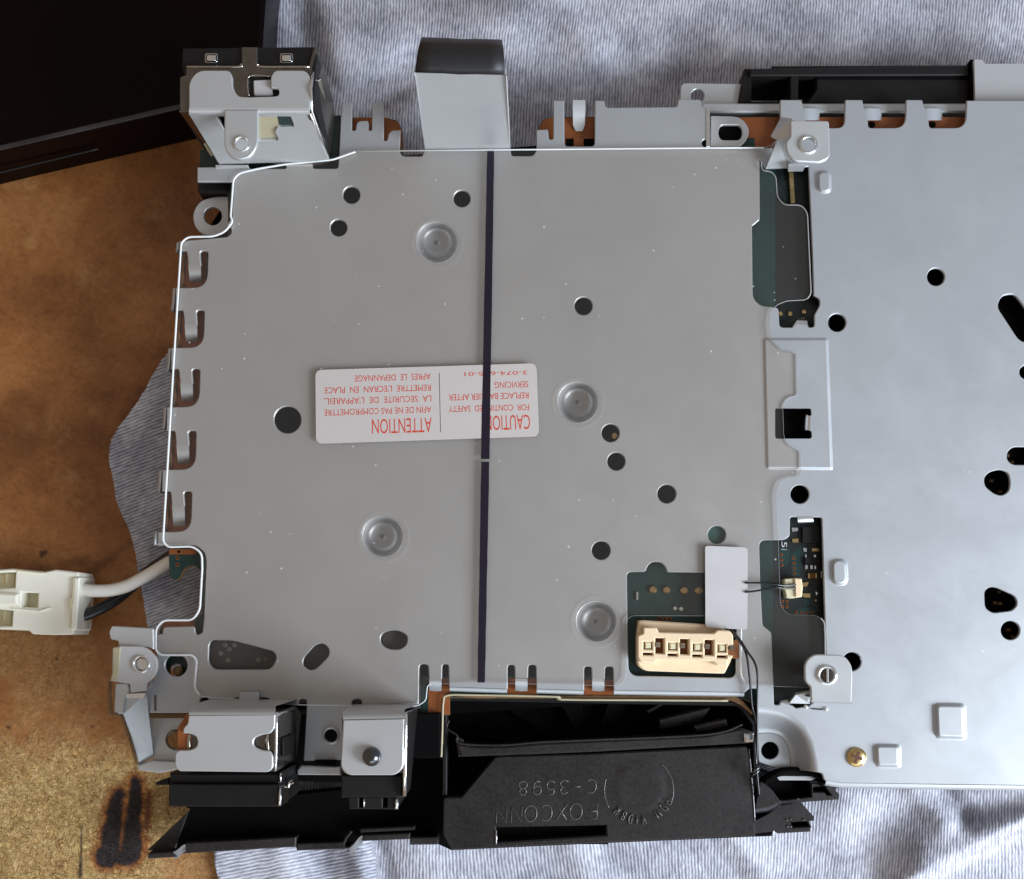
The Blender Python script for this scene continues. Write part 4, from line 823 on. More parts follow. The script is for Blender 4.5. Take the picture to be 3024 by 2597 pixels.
# insulating sheet -------------------------------------------------------
BAR = [(1053, 447, 20), (984, 472, 10), (842, 486, 6), (763, 499, 10), (707, 512, 20), (689, 530, 14), (681, 640), (687, 648)][:7] + [(687, 655, 14), (665, 685, 16), (630, 699, 14), (556, 700, 20), (535, 716, 18), (511, 1100), (481, 1600, 16), (496, 1616, 12), (568, 1614, 14), (596, 1634, 20), (597, 1680), (590, 1800, 12), (570, 1832, 18), (482, 1832, 20), (460, 1856, 18), (460, 1922, 12), (474, 1935, 12), (568, 1935, 12), (581, 1950, 12), (574, 2032, 14), (592, 2057, 18), (702, 2066), (872, 2082), (1233, 2086, 14), (1258, 2069, 10), (1262, 2022, 12),
        (1400, 2018), (1829, 2026, 22), (1848, 2006, 16), (1851, 1832, 12), (1866, 1819, 10), (2166, 1820, 18), (2188, 1842, 16), (2188, 1997, 12), (2209, 2026, 10), (2396, 2031, 4), (2437, 2010, 4), (2436, 1880), (2434, 1835, 20), (2413, 1818, 16), (2328, 1816, 22), (2305, 1790, 24), (2299, 1592), (2293, 1458, 14), (2304, 1424, 14), (2328, 1413, 8), (2366, 1409, 8), (2365, 1334, 8), (2334, 1319, 8), (2315, 1292, 14), (2312, 1199, 14), (2328, 1175, 12), (2356, 1169, 6), (2354, 1045, 6), (2312, 1038, 8), (2278, 1003, 14), (2274, 950), (2280, 920, 8), (2294, 901, 8), (2325, 889, 8), (2382, 886, 12), (2395, 868, 14), (2384, 628, 18), (2366, 606, 14), (2314, 606, 18), (2295, 582, 18), (2291, 522, 12), (2277, 507, 10), (2254, 505, 8), (2248, 492, 6), (2248, 470), (2296, 412), (2262, 436, 14), (2200, 437)]
bar = tag(solid('insulating_sheet', BAR, [], 1.25, 0.4, M['barrier'], None, 0.06, edgemat=M['edgegrey']), 'clear greyish plastic safety sheet with a red-lettered caution label and a dark marker line', 'plastic sheet')
ring_ = [P(a, b, 1.05) for a, b, _ in rounded(BAR, 0)]
# cut edge with its escaping light painted white: run of the outline from the top right round the left side to the bottom
def cutedge(pts, rad, m_='edge'): return tubew('cut_edge', [P(a, b, 1.1) for a, b in pts], rad, M[m_], bar, 6)
rq = [(a, b) for a, b, _ in rounded(BAR, 0)]
i_tr = max(range(len(rq)), key=lambda i: rq[i][0] - 3 * rq[i][1] if rq[i][0] < 2290 else -9e9)
left_run = [p for p in rq if (p[0] < 600)]
k0 = 0; k1 = rq.index(next(p for p in rq if p[0] < 600 and p[1] > 2055))
cutedge([(2255, 437), (2100, 437.5), (1600, 442), (1053, 447)][::1], 0.23)
cutedge(rq[k0 + 3:k1], 0.30)
cutedge(rq[k1:rq.index(next(p for p in rq if p[0] > 1390 and p[1] > 2000))], 0.12)
i0 = rq.index(next(p for p in rq if p[0] > 2180 and 1838 < p[1] < 1870)); cutedge(rq[i0:i0 + 14], 0.28)
i0 = rq.index(next(p for p in rq if p[1] > 1990 and p[0] > 2430)); cutedge(rq[i0:i0 + 14], 0.2, 'edgegrey')
i0 = rq.index(next(p for p in rq if p[0] > 2380 and 860 < p[1] < 884)); cutedge(rq[i0:-8], 0.17, 'edgegrey')
# lower corner of sheet edge near bottom left
lb = solid('warning_label', [(931, 1093, 20), (1584, 1073, 20), (1592, 1289, 20), (933, 1311, 20)], [], 1.38, 0.12, M['label'], bar, 0.03)
c8 = crop(880, 1040, 2.7263)
def tline(s, x0, y0, x1, y1, cap):
    a, b = c8((x0, y0), (x1, y1)); text('lettering', s, a, b, cap, 1.395, M['red'], lb)
tline('CAUTION', 1866, 504, 1505, 516, 47)
tline('FOR  CONTINUED  SAFETY', 1860, 420, 1215, 436, 19.5)
tline('REPLACE BARRIER AFTER', 1856, 324, 1213, 342, 20)
tline('SERVICING', 1853, 234, 1583, 243, 20)
tline('3-074-605-01', 1847, 150, 1340, 163, 13)
tline('ATTENTION', 1076, 528, 595, 543, 47)
tline('AFIN DE NE PAS COMPROMETTRE', 1073, 438, 212, 464, 20)
tline("LA  SECURITE  DE  L'APPAREIL,", 1073, 349, 212, 374, 20)
tline("REMETTRE  L'ECRAN  EN  PLACE", 1070, 262, 212, 286, 20)
tline('APRES  LE  DEPANNAGE', 1068, 172, 455, 190, 20)
a, b = c8((1137, 168), (1148, 645)); solid('dividing_line', [(a[0] - 1.0, a[1]), (a[0] + 1.0, a[1]), (b[0] + 1.0, b[1]), (b[0] - 1.0, b[1])], [], 1.395, 0.02, M['darkink'], lb, 0.002)
def mk(a, b, wa, wb, n=26):
    l = []; r_ = []
    for k in range(n + 1):
        t = k / n; x = a[0] + (b[0] - a[0]) * t; y = a[1] + (b[1] - a[1]) * t; w_ = wa + (wb - wa) * t + rnd.uniform(-0.5, 0.5); l.append((x - w_, y)); r_.append((x + w_, y))
    return l + r_[::-1]
solid('marker_line', mk((1449, 447), (1433, 1356), 10.5, 12.5), [], 1.43, 0.04, M['marker'], bar, 0.01)
solid('marker_line', mk((1433, 1364), (1421, 2016), 12, 11), [], 1.43, 0.04, M['marker'], bar, 0.01)
tag(solid('tape_patch', [(2082, 1612, 9), (2208, 1617, 12), (2207, 1860, 8), (2083, 1854, 12)], [], 1.6, 0.14, M['tape'], None, 0.04), 'small grey-white tape patch holding two thin black wires above the beige socket', 'tape')

# lower left bracket assembly --------------------------------------------
c2 = crop(280, 1780, 3.177)
quad3('bracket_arm', [(322, 1868, 4), (330, 1849, 4), (453, 1856, 4), (454, 1920, 4), (440, 1912, 4), (350, 1908, 4), (349, 1893, 4), (326, 1888, 4)], 1.0, M['metal2'], con, 0.2, r=5)
l3 = solid('screw_lug', [(332, 1915), (352, 1908), (430, 1909, 24), (464, 1945, 26), (465, 1975, 20), (455, 2000, 16), (432, 2018), (432, 2040, 4), (385, 2046, 4), (383, 2020, 4), (330, 2012)], [circ(419, 1961, 22, 24)], 5.5, 1.0, M['tape'], con, 0.2)
loft('threaded_collar', [[(x, y, h) for x, y, _ in circ(417, 1962, r_, 24)] for r_, h in ((28, 5.48), (25, 6.3), (21, 6.2), (20, 2.0))], M['silver'], l3, closed=True)
solid('lug_post', circ(419, 1963, 18, 20), [], 5.0, 4, M['silver'], l3, 0.3)
solid('side_strip', [(332, 1913), (356, 1910), (350, 1990), (345, 2012), (325, 2012), (333, 1980)], [], 5.9, 0.8, M['yellowgrey'], l3, 0.2)
quad3('bracket_arm', [(340, 2020, 5), (375, 2018, 5), (383, 2036, 5), (378, 2050, 5), (370, 2050, 5), (364, 2108, 5), (335, 2113, 5), (338, 2060, 5)], 1.0, M['metal2'], con, 0.25, r=5)
quad3('bracket_pin', [(371, 2050, 5.4), (432, 2048, 5.4), (424, 2063, 5.0), (371, 2063, 5.0)], 0.8, M['silver'], con)
quad3('bracket_cheek', [(370, 2052, 4), (432, 2046, 3.6), (452, 2010, 0), (454, 2236, -8), (408, 2268, -8), (362, 2112, 4)], 0.9, M['metal2'], con)
tube('bracket_cheek_edge', [(326, 2014, 5.5), (328, 2110, 5), (360, 2115, 4), (405, 2255, -6)], 0.45, M['boardedge'], con, sub=2)
solid('bracket_floor', [(452, 2118), (560, 2118), (560, 2262), (450, 2262)], [circ(519, 2186, 28, 22)], -8, 0.9, M['metal2'], con, 0.15)
loft('floor_hole_rim', [[(x, y, h) for x, y, _ in circ(519, 2186, r_, 24)] for r_, h in ((31, -7.95), (28, -7.3), (25, -7.4), (24, -9))], M['chromedark'], con, closed=True)
solid('bracket_toe', [(405, 2262, 3), (450, 2246, 6), (545, 2250), (545, 2268), (470, 2284, 6), (408, 2275, 3)], [], -6.5, 1.0, M['metal2'], con, 0.25)
box('bracket_slot', 441, 2107, 556, 2122, -1, 1, M['boardedge'], con)
box('bracket_rivet', 455, 2054, 461, 2100, 0.25, 0.3, M['chromedark'], con, 0.05)

# USB style socket block ---------------------------------------------------
ub = empty('front_socket_block', P(680, 2200, 0), None, None); ub.parent = con; ub.location = P(680, 2200, 0) - WLOC['console_chassis']; WLOC[ub.name] = P(680, 2200, 0)
WLOC[tw.name] = P(750, 400, 0)
solid('shell_body', [(548, 2112), (815, 2108), (812, 2280), (535, 2275)], [], 23.4, 26, M['chromedark'], ub, 0.5)
solid('copper_liner', [(524, 2150), (552, 2108), (566, 2108), (566, 2225), (524, 2225)], [], 23.6, 1.0, M['copper'], ub, 0.1)
fc = solid('bracket_face', [(557, 2112), (814, 2110), (812, 2150, 6), (797, 2168, 8), (775, 2170, 16), (748, 2182, 14), (748, 2206, 14), (775, 2217, 16), (796, 2217, 4), (806, 2230, 8), (807, 2268, 10), (793, 2281, 10), (527, 2278, 12), (516, 2264, 10), (517, 2226, 10), (526, 2216, 8), (562, 2216, 14), (583, 2205, 12), (583, 2178, 12), (562, 2167, 14), (540, 2166, 3), (541, 2150, 8), (554, 2138, 6)], [], 25, 1.0, M['metal2'], ub, 0.25)
rows = []
for k in range(8):
    a = k / 7 * math.pi / 2
    rows.append([(558 + 256 * t / 6, 2112 - 24 * math.sin(a) + (0 if k < 7 else -2), 24.98 - 5 * (1 - math.cos(a))) for t in range(7)])
rows.append([(617 + 258 * t / 6, 2066, 0.2) for t in range(7)])
loft('bracket_bend', rows, M['metal2'], ub)
solid('spring_finger', [(706, 2046, 5), (763, 2044, 5), (763, 2096), (704, 2098)], [], 2.6, 1.0, M['metal'], ub, 0.25)
for x in (548, 780):
    loft('contact_spring', [[(x + a, 2170, 23.0 + h), (x + a - 2, 2195, 23.4 + h), (x + a, 2214, 23.0 + h)] for a, h in ((0, -0.6), (6, 0.6), (12, 1.0), (18, 0.3), (22, -0.8))], M['chrome'], ub)
tube('shell_edge', [(817, 2104, 24.6), (816, 2180, 24.6), (814, 2276, 24.6)], 0.35, M['silver'], ub, sub=2)
quad3('shell_side', [(818, 2106, 24), (875, 2086, 3), (890, 2110, 1), (876, 2238, 1), (816, 2276, 24)], 0.8, M['chromedark'], ub)
quad3('side_window', [(836, 2180, 20), (870, 2166, 8), (868, 2225, 8), (838, 2236, 20)], 0.4, M['black'], ub)
tube('shell_edge', [(818, 2112, 24.4), (872, 2094, 4)], 0.3, M['silver'], ub, sub=2)
box('socket_front', 500, 2283, 828, 2318, 20, 22, M['black'], ub, 0.5)
box('socket_mouth', 498, 2316, 828, 2383, 21.5, 22, M['black'], ub, 0.3, 8)
solid('socket_fin', [(459, 2311), (500, 2296), (500, 2319), (459, 2320)], [], 19, 3, M['black'], ub, 0.3)
tube('mouth_edge', [(829, 2284, 20.2), (828, 2310, 20.2)], 0.3, M['silver'], ub, sub=2); tube('mouth_edge', [(828, 2328, 21.6), (826, 2380, 21.6)], 0.35, M['silver'], ub, sub=2)
quad3('mouth_side', [(830, 2328, 21), (852, 2318, 14), (852, 2368, 14), (828, 2380, 21)], 0.5, M['chromedark'], ub)
tube('mouth_clip', [(850, 2326, 15), (853, 2314, 15), (866, 2308, 14)], 0.6, M['chrome'], ub, sub=3)
# optical style socket ------------------------------------------------------
ob = empty('front_socket_block', P(1100, 2220, 0), None, None); ob.parent = con; ob.location = P(1100, 2220, 0) - WLOC['console_chassis']; WLOC[ob.name] = P(1100, 2220, 0)
solid('shell_body', [(1010, 2120), (1196, 2115), (1196, 2288), (1010, 2288)], [], 20, 22, M['chromedark'], ob, 0.4)
of2 = solid('bracket_face', [(1013, 2125), (1195, 2121), (1191, 2270, 22), (1168, 2290, 20), (1026, 2290, 22), (1005, 2268, 20)], [], 25, 1.0, M['metal2'], ob, 0.3)
rows = []
for k in range(8):
    a = k / 7 * math.pi / 2
    rows.append([(1013 + 182 * t / 6, 2125 - 0.6 * t - 26 * math.sin(a), 24.98 - 5 * (1 - math.cos(a))) for t in range(7)])
rows.append([(1046 + 190 * t / 6, 2080, 0.2) for t in range(7)])
loft('bracket_bend', rows, M['metal2'], ob)
bmx = bmesh.new(); bmesh.ops.create_uvsphere(bmx, u_segments=24, v_segments=16, radius=2.25 * MM); cpt = P(1098, 2235, 25.6)
for v in bmx.verts: v.co += cpt
mb = bpy.data.meshes.new('ball_pin'); bmx.to_mesh(mb); bmx.free(); link('ball_pin', mb, of2, [M['ball']], True)
tube('shell_edge', [(1198, 2108, 24.4), (1197, 2200, 24.4), (1194, 2350, 22)], 0.5, M['silver'], ob, sub=2)
quad3('shell_side', [(1199, 2108, 24), (1233, 2094, 4), (1212, 2330, 6), (1196, 2355, 22)], 0.6, M['black'], ob)
quad3('bracket_lip', [(1196, 2106, 24), (1232, 2093, 2), (1232, 2102, 2), (1197, 2120, 24)], 0.5, M['metal2'], ob)
box('socket_front', 1007, 2290, 1188, 2356, 21, 22, M['black'], ob, 0.3)
solid('socket_mouth', [(1028, 2354), (1176, 2354), (1172, 2391), (1032, 2390)], [rect(1060, 2357, 1073, 2384), rect(1130, 2357, 1143, 2384)], 20, 20, M['black'], ob, 0.25)
tube('mouth_edge', [(1172, 2358, 20.2), (1171, 2390, 20.2)], 0.4, M['silver'], ob, sub=2); tube('mouth_edge', [(1075, 2357, 20.1), (1075, 2384, 20.1)], 0.18, M['silver'], ob, sub=2)
# flange between the sockets
solid('flange', [(876, 2276, 3), (888, 2262), (1006, 2266), (1006, 2290), (878, 2289, 3)], [], 1.2, 1.5, M['metal2'], con, 0.3)
solid('flange_slot', [(928, 2244, 6), (994, 2244, 6), (992, 2262, 6), (930, 2256, 6)], [], 1.1, 0.3, M['deep'], con, 0.02)
loft('hole_rim', [[(x, y, h) for x, y, _ in circ(977, 2173, r_, 26)] for r_, h in ((27, 0.02), (24, 0.6), (21, 0.5), (19, -0.6))], M['metal2'], con, closed=True)
box('side_block', 1210, 2106, 1300, 2240, -1.5, 20, M['deep'], con, 0.3)

# ================================================================== fan and front bezel (tilted against the chassis)
fan = empty('fan_duct', P(1700, 2350, -20), 'black plastic fan duct with moulded lettering along the bottom edge of the metal chassis', 'fan duct')
solid('bezel_floor', [(436, 2530), (560, 2394), (560, 2388), (548, 2386), (548, 2378), (1310, 2300), (1310, 2062), (2190, 2074), (2226, 2110), (2234, 2270), (2300, 2290), (2480, 2318), (2480, 2328), (2464, 2330), (2480, 2349), (2478, 2361), (2364, 2368), (2405, 2414), (2405, 2424), (2387, 2427), (2392, 2444), (2392, 2456), (2300, 2462), (2284, 2454), (2280, 2470), (2228, 2472), (1740, 2493), (1333, 2512), (1294, 2494), (1211, 2495), (1210, 2478), (1070, 2484), (1036, 2506), (876, 2512), (874, 2502), (548, 2520), (519, 2530), (436, 2537)], [], -16, 5, M['deep'], fan, 0.3)
for q in ([(436, 2521), (512, 2516), (520, 2532), (436, 2537)], [(548, 2490), (874, 2472), (874, 2502), (548, 2521)], [(876, 2492), (1012, 2486), (1020, 2500), (1036, 2500), (1036, 2507), (876, 2513)], [(1070, 2466), (1211, 2461), (1210, 2479), (1070, 2485)], [(1211, 2474), (1292, 2471), (1294, 2495), (1211, 2496)], [(1060, 2448), (1225, 2440), (1225, 2452), (1065, 2460)]):
    solid('bezel_rail', q, [], -11, 5, M['panelblack'], fan, 0.3)
solid('bezel_web', [(434, 2512), (556, 2396), (530, 2470), (515, 2516)], [], -15, 1, M['boardedge'] if False else M['panelblack'], fan, 0.2)
for (x0, y0, x1, y1) in ((512, 2518, 548, 2496), (1032, 2506, 1070, 2470)):
    rows = []
    for k in range(7):
        t = k / 6; e = t * t * (3 - 2 * t); rows.append([(x0 + (x1 - x0) * t, y0 + (y1 - y0) * e - 2, -10.8), (x0 + (x1 - x0) * t + 2, y0 + (y1 - y0) * e + 20, -12.5)])
    loft('bezel_curve', rows, simple('polished_black', (0.30, 0.30, 0.31), 0.2, 0.6, 0.05, 300, 0) if 'pol' not in M else M['pol'], fan)
tube('bezel_clip', [(1014, 2495, -10), (1022, 2475, -9), (1038, 2455, -8)], 0.35, M['panelblack'], fan)
# panel
SL = [(1465, 2444), (1790, 2438), (1791, 2468), (1465, 2489)]
pn = solid('duct_panel', [(1309, 2356, 8), (1362, 2355, 6), (1463, 2234, 8), (1740, 2226), (2200, 2204, 4), (2212, 2214), (2232, 2470, 3), (1740, 2492), (1334, 2511, 4), (1308, 2465, 10)], [SL], -4, 9, M['panelblack'], fan, 0.35)
box('panel_slot_floor', 1460, 2436, 1796, 2494, -8, 1, M['deep'], pn, 0.1)
tube('slot_edge', [(1465, 2452, -3.9), (1466, 2494, -3.9)], 0.22, M['silver'], pn, sub=2)
tube('panel_edge', [(2211, 2212, -4.1), (2222, 2330, -4.1), (2229, 2430, -4.1)], 0.28, M['ball'], pn, sub=3)
# rim bar of the fan opening
rm = solid('duct_rim', [(1345, 2196, 8), (1400, 2203, 10), (1480, 2204, 10), (1600, 2194, 10), (1740, 2188, 10), (2088, 2172, 10), (2190, 2150, 12), (2228, 2164, 6), (2230, 2194, 6), (2205, 2196), (1740, 2222), (1480, 2232), (1360, 2236, 6)], [], -2.5, 9, M['panelblack'], fan, 0.6)
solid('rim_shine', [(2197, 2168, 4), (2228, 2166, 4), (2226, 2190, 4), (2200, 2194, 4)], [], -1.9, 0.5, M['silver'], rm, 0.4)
tube('rim_edge', [(1326, 2128, -4), (1320, 2152, -4), (1350, 2172, -3), (1358, 2196, -2.6), (1480, 2201, -2.2), (1600, 2192, -2.2), (1740, 2186, -2.2), (2088, 2170, -2.2), (2192, 2140, -2.4)], 0.25, M['panelblack'], rm)
quad3('rim_wing', [(1346, 2176, -3), (1368, 2186, -3), (1372, 2234, -4), (1354, 2236, -4)], 0.6, M['panelblack'], rm)
# cavity walls, hub, blades
solid('duct_wall', [(1306, 2070, 14), (1318, 2056, 8), (2186, 2072, 22), (2222, 2110, 20), (2234, 2160), (2228, 2300), (2220, 2140), (2182, 2086, 20), (1330, 2070, 8), (1320, 2080), (1320, 2350), (1306, 2350)], [], -5, 14, M['black'], fan, 0.3)
hub = solid('fan_hub', circ(1760, 2290, 120, 40), [], -10.5, 7, M['deep'], fan, 0.5)
for k in range(9):
    a = math.pi * (1.03 + 0.118 * k); a2 = a + 0.16; r1, r2 = 125, 430
    p1 = (1760 + r1 * math.cos(a), 2290 + 0.9 * r1 * math.sin(a)); p2 = (1760 + r2 * math.cos(a + 0.1), 2290 + 0.55 * r2 * math.sin(a + 0.1)); p3 = (1760 + r2 * math.cos(a2 + 0.1), 2290 + 0.55 * r2 * math.sin(a2 + 0.1)); p4 = (1760 + r1 * math.cos(a2), 2290 + 0.9 * r1 * math.sin(a2))
    quad3('fan_blade', [p1 + (-13,), p2 + (-13,), p3 + (-15,), p4 + (-15,)], 0.7, M['deep'], hub, 0.1)
quad3('fan_strut', [(1948, 2130, -7), (2098, 2092, -7), (2072, 2132, -9), (1948, 2156, -9)], 1, M['panelblack'], fan, 0.2)
quad3('fan_strut', [(2050, 2148, -5), (2145, 2126, -5), (2150, 2146, -6), (2060, 2166, -6)], 1, M['panelblack'], fan, 0.2)
quad3('fan_strut', [(1906, 2100, -10), (1960, 2072, -10), (1966, 2078, -10), (1916, 2108, -10)], 1, M['black'], fan, 0.2)
# moulded lettering, strokes (upside down, read from the other side)
def arcp(cx, cy, rx, ry, a0, a1, n=12): return [(cx + rx * math.cos(R(a0 + (a1 - a0) * k / n)), cy + ry * math.sin(R(a0 + (a1 - a0) * k / n))) for k in range(n + 1)]
G = {'F': [[(0, 0), (0, 1), (0.75, 1)], [(0, 0.52), (0.6, 0.52)]], 'O': [arcp(0.45, 0.5, 0.45, 0.5, 0, 360, 20)], 'X': [[(0, 0), (0.8, 1)], [(0.8, 0), (0, 1)]], 'C': [arcp(0.45, 0.5, 0.45, 0.5, 45, 315, 18)],
     'N': [[(0, 0), (0, 1), (0.75, 0), (0.75, 1)]], '-': [[(0.05, 0.5), (0.75, 0.5)]], '3': [arcp(0.35, 0.74, 0.32, 0.26, 150, -90, 10) + arcp(0.35, 0.25, 0.36, 0.25, 90, -150, 10)], '5': [[(0.7, 1), (0.1, 1), (0.06, 0.56)] + arcp(0.34, 0.33, 0.36, 0.33, 120, -150, 12)],
     '9': [arcp(0.36, 0.68, 0.34, 0.32, 0, 360, 16), [(0.70, 0.68), (0.62, 0.2), (0.4, 0.0), (0.12, 0.08)]], '8': [arcp(0.36, 0.75, 0.29, 0.25, 0, 360, 14), arcp(0.36, 0.25, 0.36, 0.25, 0, 360, 16)], 'V': [[(0, 1), (0.38, 0), (0.76, 1)]], 'I': [[(0.3, 0), (0.3, 1)]], 'P': [[(0, 0), (0, 1), (0.45, 1)] + arcp(0.45, 0.76, 0.25, 0.24, 90, -90, 8) + [(0, 0.52)]], 'D': [[(0, 0), (0, 1), (0.3, 1)] + arcp(0.3, 0.5, 0.42, 0.5, 90, -90, 10) + [(0, 0)]], 'R': [[(0, 0), (0, 1), (0.45, 1)] + arcp(0.45, 0.76, 0.25, 0.24, 90, -90, 8) + [(0, 0.52), (0.7, 0)]]}
def glyph(ch, ox, oy, ux, uy, vx, vy, z, rad=0.14):
    for st_ in G[ch]:
        tubew('raised_letter', [P(ox + ux * a + vx * b, oy + uy * a + vy * b, z) for a, b in st_], rad, M['letter'], pn, 6)
M['letter'] = simple('moulded_letter_plastic', (0.085, 0.08, 0.076), 0.25, 0.0, 0.1, 1200, 0, 0.8)
x = 1764
for ch in 'FOXCONN': glyph(ch, x, 2371 + (1764 - x) * 0.045, -40, 1.5, -1.5, 47, -3.98); x -= 44.5
x = 1761
for ch, wd in zip('C-3598', (44, 38, 40, 40, 42, 40)): glyph(ch, x, 2302 + (1761 - x) * 0.03, -34, 1, -1, 40, -3.98); x -= wd
tubew('moulded_ring', [P(a, b, -4.0) for a, b in arcp(1888, 2334, 100, 100, 20, 150, 30)][::1] if False else [P(a, b, -4.02) for a, b in arcp(1888, 2334, 101, 101, -50, 25, 20)], 0.12, M['letter'], pn, 6)
tubew('moulded_ring', [P(a, b, -4.02) for a, b in arcp(1888, 2334, 103, 103, 150, 200, 16)], 0.12, M['letter'], pn, 6)
pad('date_disc', [(a, b) for a, b, _ in circ(1888, 2326, 88, 36)], 0, -4.02, -0.35 if False else 0.22, 30, M['panelblack'], pn)
for ch, ang in (('P', 20), ('D', 33), ('I', 46), ('I', 53), ('V', 78), ('I', 92), ('D', 104), ('8', 118), ('R', 134)):
    a = R(ang); ex, ey = math.cos(a), math.sin(a); tx, ty = math.sin(a), -math.cos(a)
    tx, ty = -(-ey) * -1, -(ex) * 1
    tx, ty = -ey * -1.0, -ex
    # text "up" points outward; text runs anticlockwise as seen (right to left at the bottom)
    glyph(ch, 1888 + 76 * ex, 2334 + 76 * ey, -abs(ey) * 13 if ey > 0.3 else -4, (ex) * 13, ex * 26, ey * 26, -3.7, 0.13)
# right end of the bezel
c9 = crop(2200, 2220, 6.353)
ft = solid('mounting_foot', [(a, b, r_) for (a, b), r_ in zip(c9((290, 560), (400, 620), (520, 730), (660, 920), (655, 960), (420, 1040), (180, 1080)), (3, 3, 3, 8, 4, 3, 3))], [], -6.5, 4, M['panelblack'], fan, 0.2)
loft('foot_rim', [[(p[0], p[1], -6.6) for p in c9((180, 1075), (300, 1055), (430, 1030), (560, 985), (665, 935), (672, 910))], [(p[0], p[1], -7.4) for p in c9((185, 1120), (310, 1105), (440, 1085), (570, 1040), (672, 985), (684, 930))], [(p[0], p[1], -10) for p in c9((190, 1165), (310, 1150), (440, 1130), (560, 1090), (660, 1035), (680, 960))]], M['ball'], fan)
solid('bezel_end', c9((1240, 590), (1780, 600), (1780, 655), (1660, 668), (1775, 825), (1765, 900), (660, 985), (680, 915), (1250, 850)), [c9((1275, 670), (1500, 650), (1620, 815), (1540, 820), (1480, 760), (1280, 760))], -12, 4, M['panelblack'], fan, 0.25)
solid('bezel_end', c9((400, 1180), (660, 1000), (1040, 930), (1300, 1240), (1300, 1300), (1190, 1310), (1235, 1415), (1225, 1505), (610, 1540), (560, 1480), (530, 1500), (0, 1560), (0, 1380)), [c9((860, 1330), (1180, 1310), (1225, 1410), (880, 1430))], -13, 3, M['panelblack'], fan, 0.25)
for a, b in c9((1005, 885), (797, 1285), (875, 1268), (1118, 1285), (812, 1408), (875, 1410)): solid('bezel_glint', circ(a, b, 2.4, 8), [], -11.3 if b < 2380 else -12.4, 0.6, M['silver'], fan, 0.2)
quad3('silver_bar', [c9((575, 455))[0] + (-8,), c9((1250, 460))[0] + (-8,), c9((1330, 500))[0] + (-8,), c9((1250, 540))[0] + (-8,), c9((640, 540))[0] + (-8,)], 0.8, M['metal2'], fan, 0.1)
tube('round_cable', [c9((330, 560))[0] + (-9,), c9((620, 395))[0] + (-6,), c9((1000, 370))[0] + (-6,), c9((1300, 400))[0] + (-6,), c9((1440, 480))[0] + (-7,), c9((1450, 580))[0] + (-12,)], 1.1, M['deep'], fan)
# thin fan wires
tube('fan_wire', [(2158, 1866, 2.2), (2180, 1890, 2.4), (2203, 1930, 2.6), (2214, 2006, 2.2), (2220, 2081, 1.5), (2230, 2132, 0.8), (2229, 2200, 0.2), (2234, 2267, -1), (2242, 2352, -3)], 0.30, M['wireblack'], fan)
tube('fan_wire', [(2160, 1862, 2.8), (2184, 1888, 3.0), (2208, 1926, 3.2), (2228, 1956, 3.2), (2237, 1995, 3), (2236, 2069, 2.2), (2236, 2132, 1.5), (2236, 2200, 0.5), (2233, 2260, -1), (2239, 2330, -3)], 0.30, M['wireblack'], fan)
tube('fan_wire', [(2200, 1722, 1.9), (2245, 1722, 1.9), (2290, 1727, 1.8), (2315, 1729, 1.0), (2350, 1727, -0.2)], 0.26, M['wireblack'], fan)
tube('fan_wire', [(2200, 1749, 1.9), (2230, 1746, 1.9), (2290, 1736, 1.8), (2315, 1738, 1.0), (2350, 1738, -0.2)], 0.26, M['wireblack'], fan)
for dz in (0, 1): tube('wire_tie', [(2216, 2288 + 9 * dz, -1.5), (2226, 2278 + 9 * dz, 0.2), (2240, 2268 + 9 * dz, 0.2), (2244, 2258 + 9 * dz, -1)], 0.28, M['ball'], fan)
fp = solid('wire_plug', [(a, b, 3) for a, b in C6((580, 890), (680, 880), (750, 885), (762, 960), (755, 1065), (650, 1080), (600, 1070), (585, 1000), (560, 980), (580, 950))], [], -0.6, 2.8, M['cream'], fan, 0.25)
solid('plug_face', [(a, b, 2) for a, b in C6((680, 882), (748, 888), (756, 960), (750, 1060), (690, 1068))], [], 0.0, 1, M['beige'], fp, 0.2)
for q in (C6((762, 925), (820, 920), (800, 965), (765, 965)), C6((765, 1030), (835, 1030), (835, 1075), (770, 1070))): solid('plug_tab', q, [], -2.6, 0.5, M['gold'], fp, 0.05)

# ================================================================== power lead
pl = empty('power_lead', P(120, 1780, ZT), 'white two-pole plug on a white and a black wire left of the chassis', 'cable')
cp = crop(0, 1640, 6.354)
ph_ = solid('plug_housing', [(a, b, 2) for a, b in cp((-300, 290), (0, 268), (250, 250), (830, 312), (1040, 270), (1468, 318), (1478, 400), (1500, 410), (1498, 520), (1476, 740), (1440, 1270), (1425, 1395), (1388, 1420), (1378, 1488), (1000, 1500), (610, 1482), (520, 1405), (160, 1392), (-300, 1392))],
      [cp((-280, 330), (290, 318), (272, 610), (-280, 650)), cp((-280, 985), (235, 1045), (215, 1330), (-280, 1345)), cp((400, 700), (712, 712), (700, 985), (395, 975))], -13, 11, M['white'], pl, 0.4)
solid('cavity_floor', cp((-290, 275), (1000, 330), (1000, 1450), (-290, 1380)), [], -17.5, 6, M['cream'], ph_, 0.2)
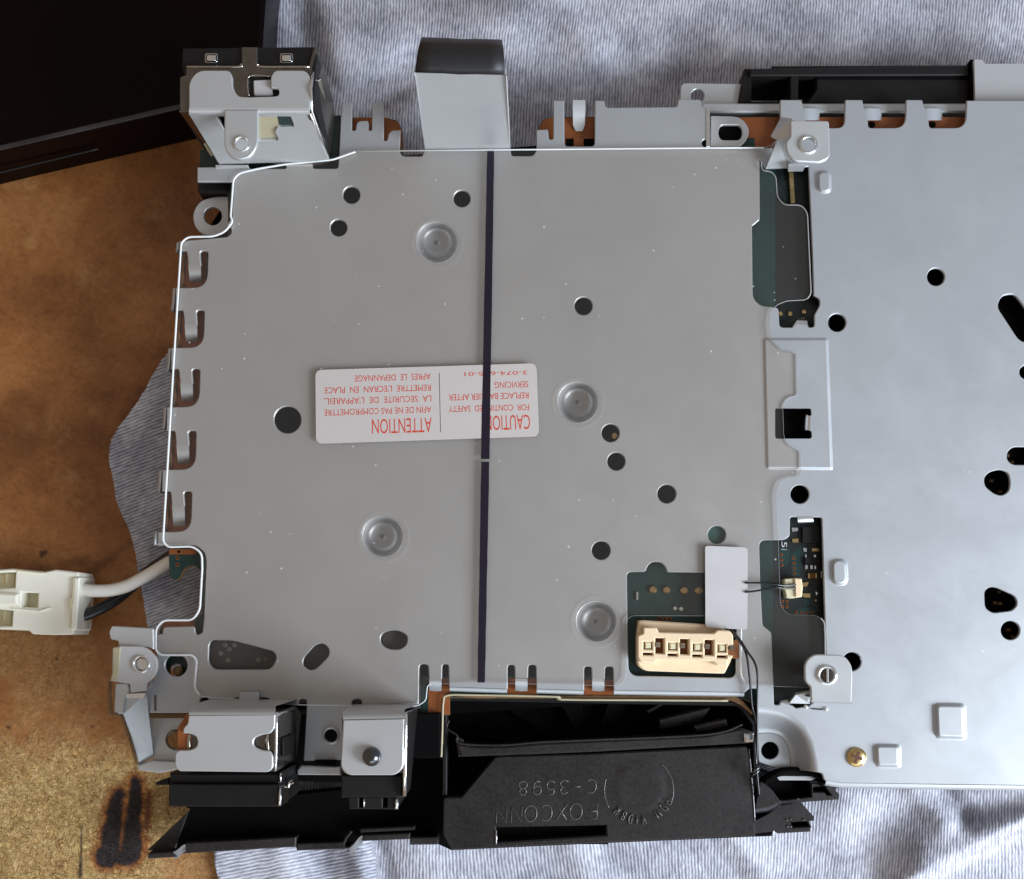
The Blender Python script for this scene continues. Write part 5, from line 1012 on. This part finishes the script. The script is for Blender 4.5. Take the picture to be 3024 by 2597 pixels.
solid('latch_arm', [(a, b, 5) for a, b in cp((-300, 685), (330, 720), (330, 945), (-300, 955))], [], -11.5, 3, M['white'], ph_, 0.6)
solid('plug_collar', [(a, b, 2) for a, b in cp((1385, 415), (1500, 412), (1430, 1390), (1320, 1390), (1330, 1000), (1365, 800))], [], -12.1, 9, M['white'], ph_, 0.4)
solid('collar_slot', cp((1375, 440), (1392, 430), (1370, 790), (1300, 1370), (1318, 1010), (1285, 990), (1288, 810), (1345, 800)), [], -12.0, 0.6, M['cream'], ph_, 0.1)
solid('upper_rib', cp((240, 262), (300, 268), (800, 330), (800, 345), (310, 300)), [], -12.3, 1, M['cream'], ph_, 0.1)
solid('lower_rib', cp((200, 985), (720, 1040), (900, 985), (940, 990), (760, 1060), (215, 1015)), [], -12.4, 1, M['white'], ph_, 0.2)
for q in (cp((40, 370), (95, 370), (90, 520), (38, 520)), cp((-10, 1130), (20, 1130), (15, 1270), (-10, 1270))): solid('contact_hole', q, [], -17.3, 0.3, M['beige'], ph_, 0.05)
for q in (cp((90, 340), (272, 330), (258, 612), (90, 640)), cp((60, 1030), (215, 1045), (200, 1325), (60, 1340))): solid('cavity_wall', q, [], -15.5, 2, M['cream'], ph_, 0.3)
c0 = crop(0, 1560, 3.2375)
tube('black_wire', [(a, b, z) for (a, b), z in zip(c0((700, 860), (760, 848), (900, 800), (1080, 705), (1250, 570), (1400, 430), (1620, 275), (1800, 190)), (-18, -18, -19, -20, -21, -20, -15, -11))], 1.65, M['wireblack'], pl, 14)
tube('white_wire', [(a, b, z) for (a, b), z in zip(c0((700, 585), (780, 588), (900, 600), (1050, 595), (1200, 560), (1320, 500), (1460, 420), (1620, 325), (1800, 240)), (-15, -15, -15, -15.5, -16, -16, -15.5, -14, -12))], 1.75, M['wirewhite'], pl, 14)

# parts sit at most two levels under their thing
def depth(o):
    d = 0
    while o.parent: o = o.parent; d += 1
    return d
def wl(o):
    v = Vector((0, 0, 0))
    while o: v += o.location; o = o.parent
    return v
for o in list(bpy.data.objects):
    while depth(o) > 2:
        v = wl(o); o.parent = o.parent.parent; o.location = v - wl(o.parent)
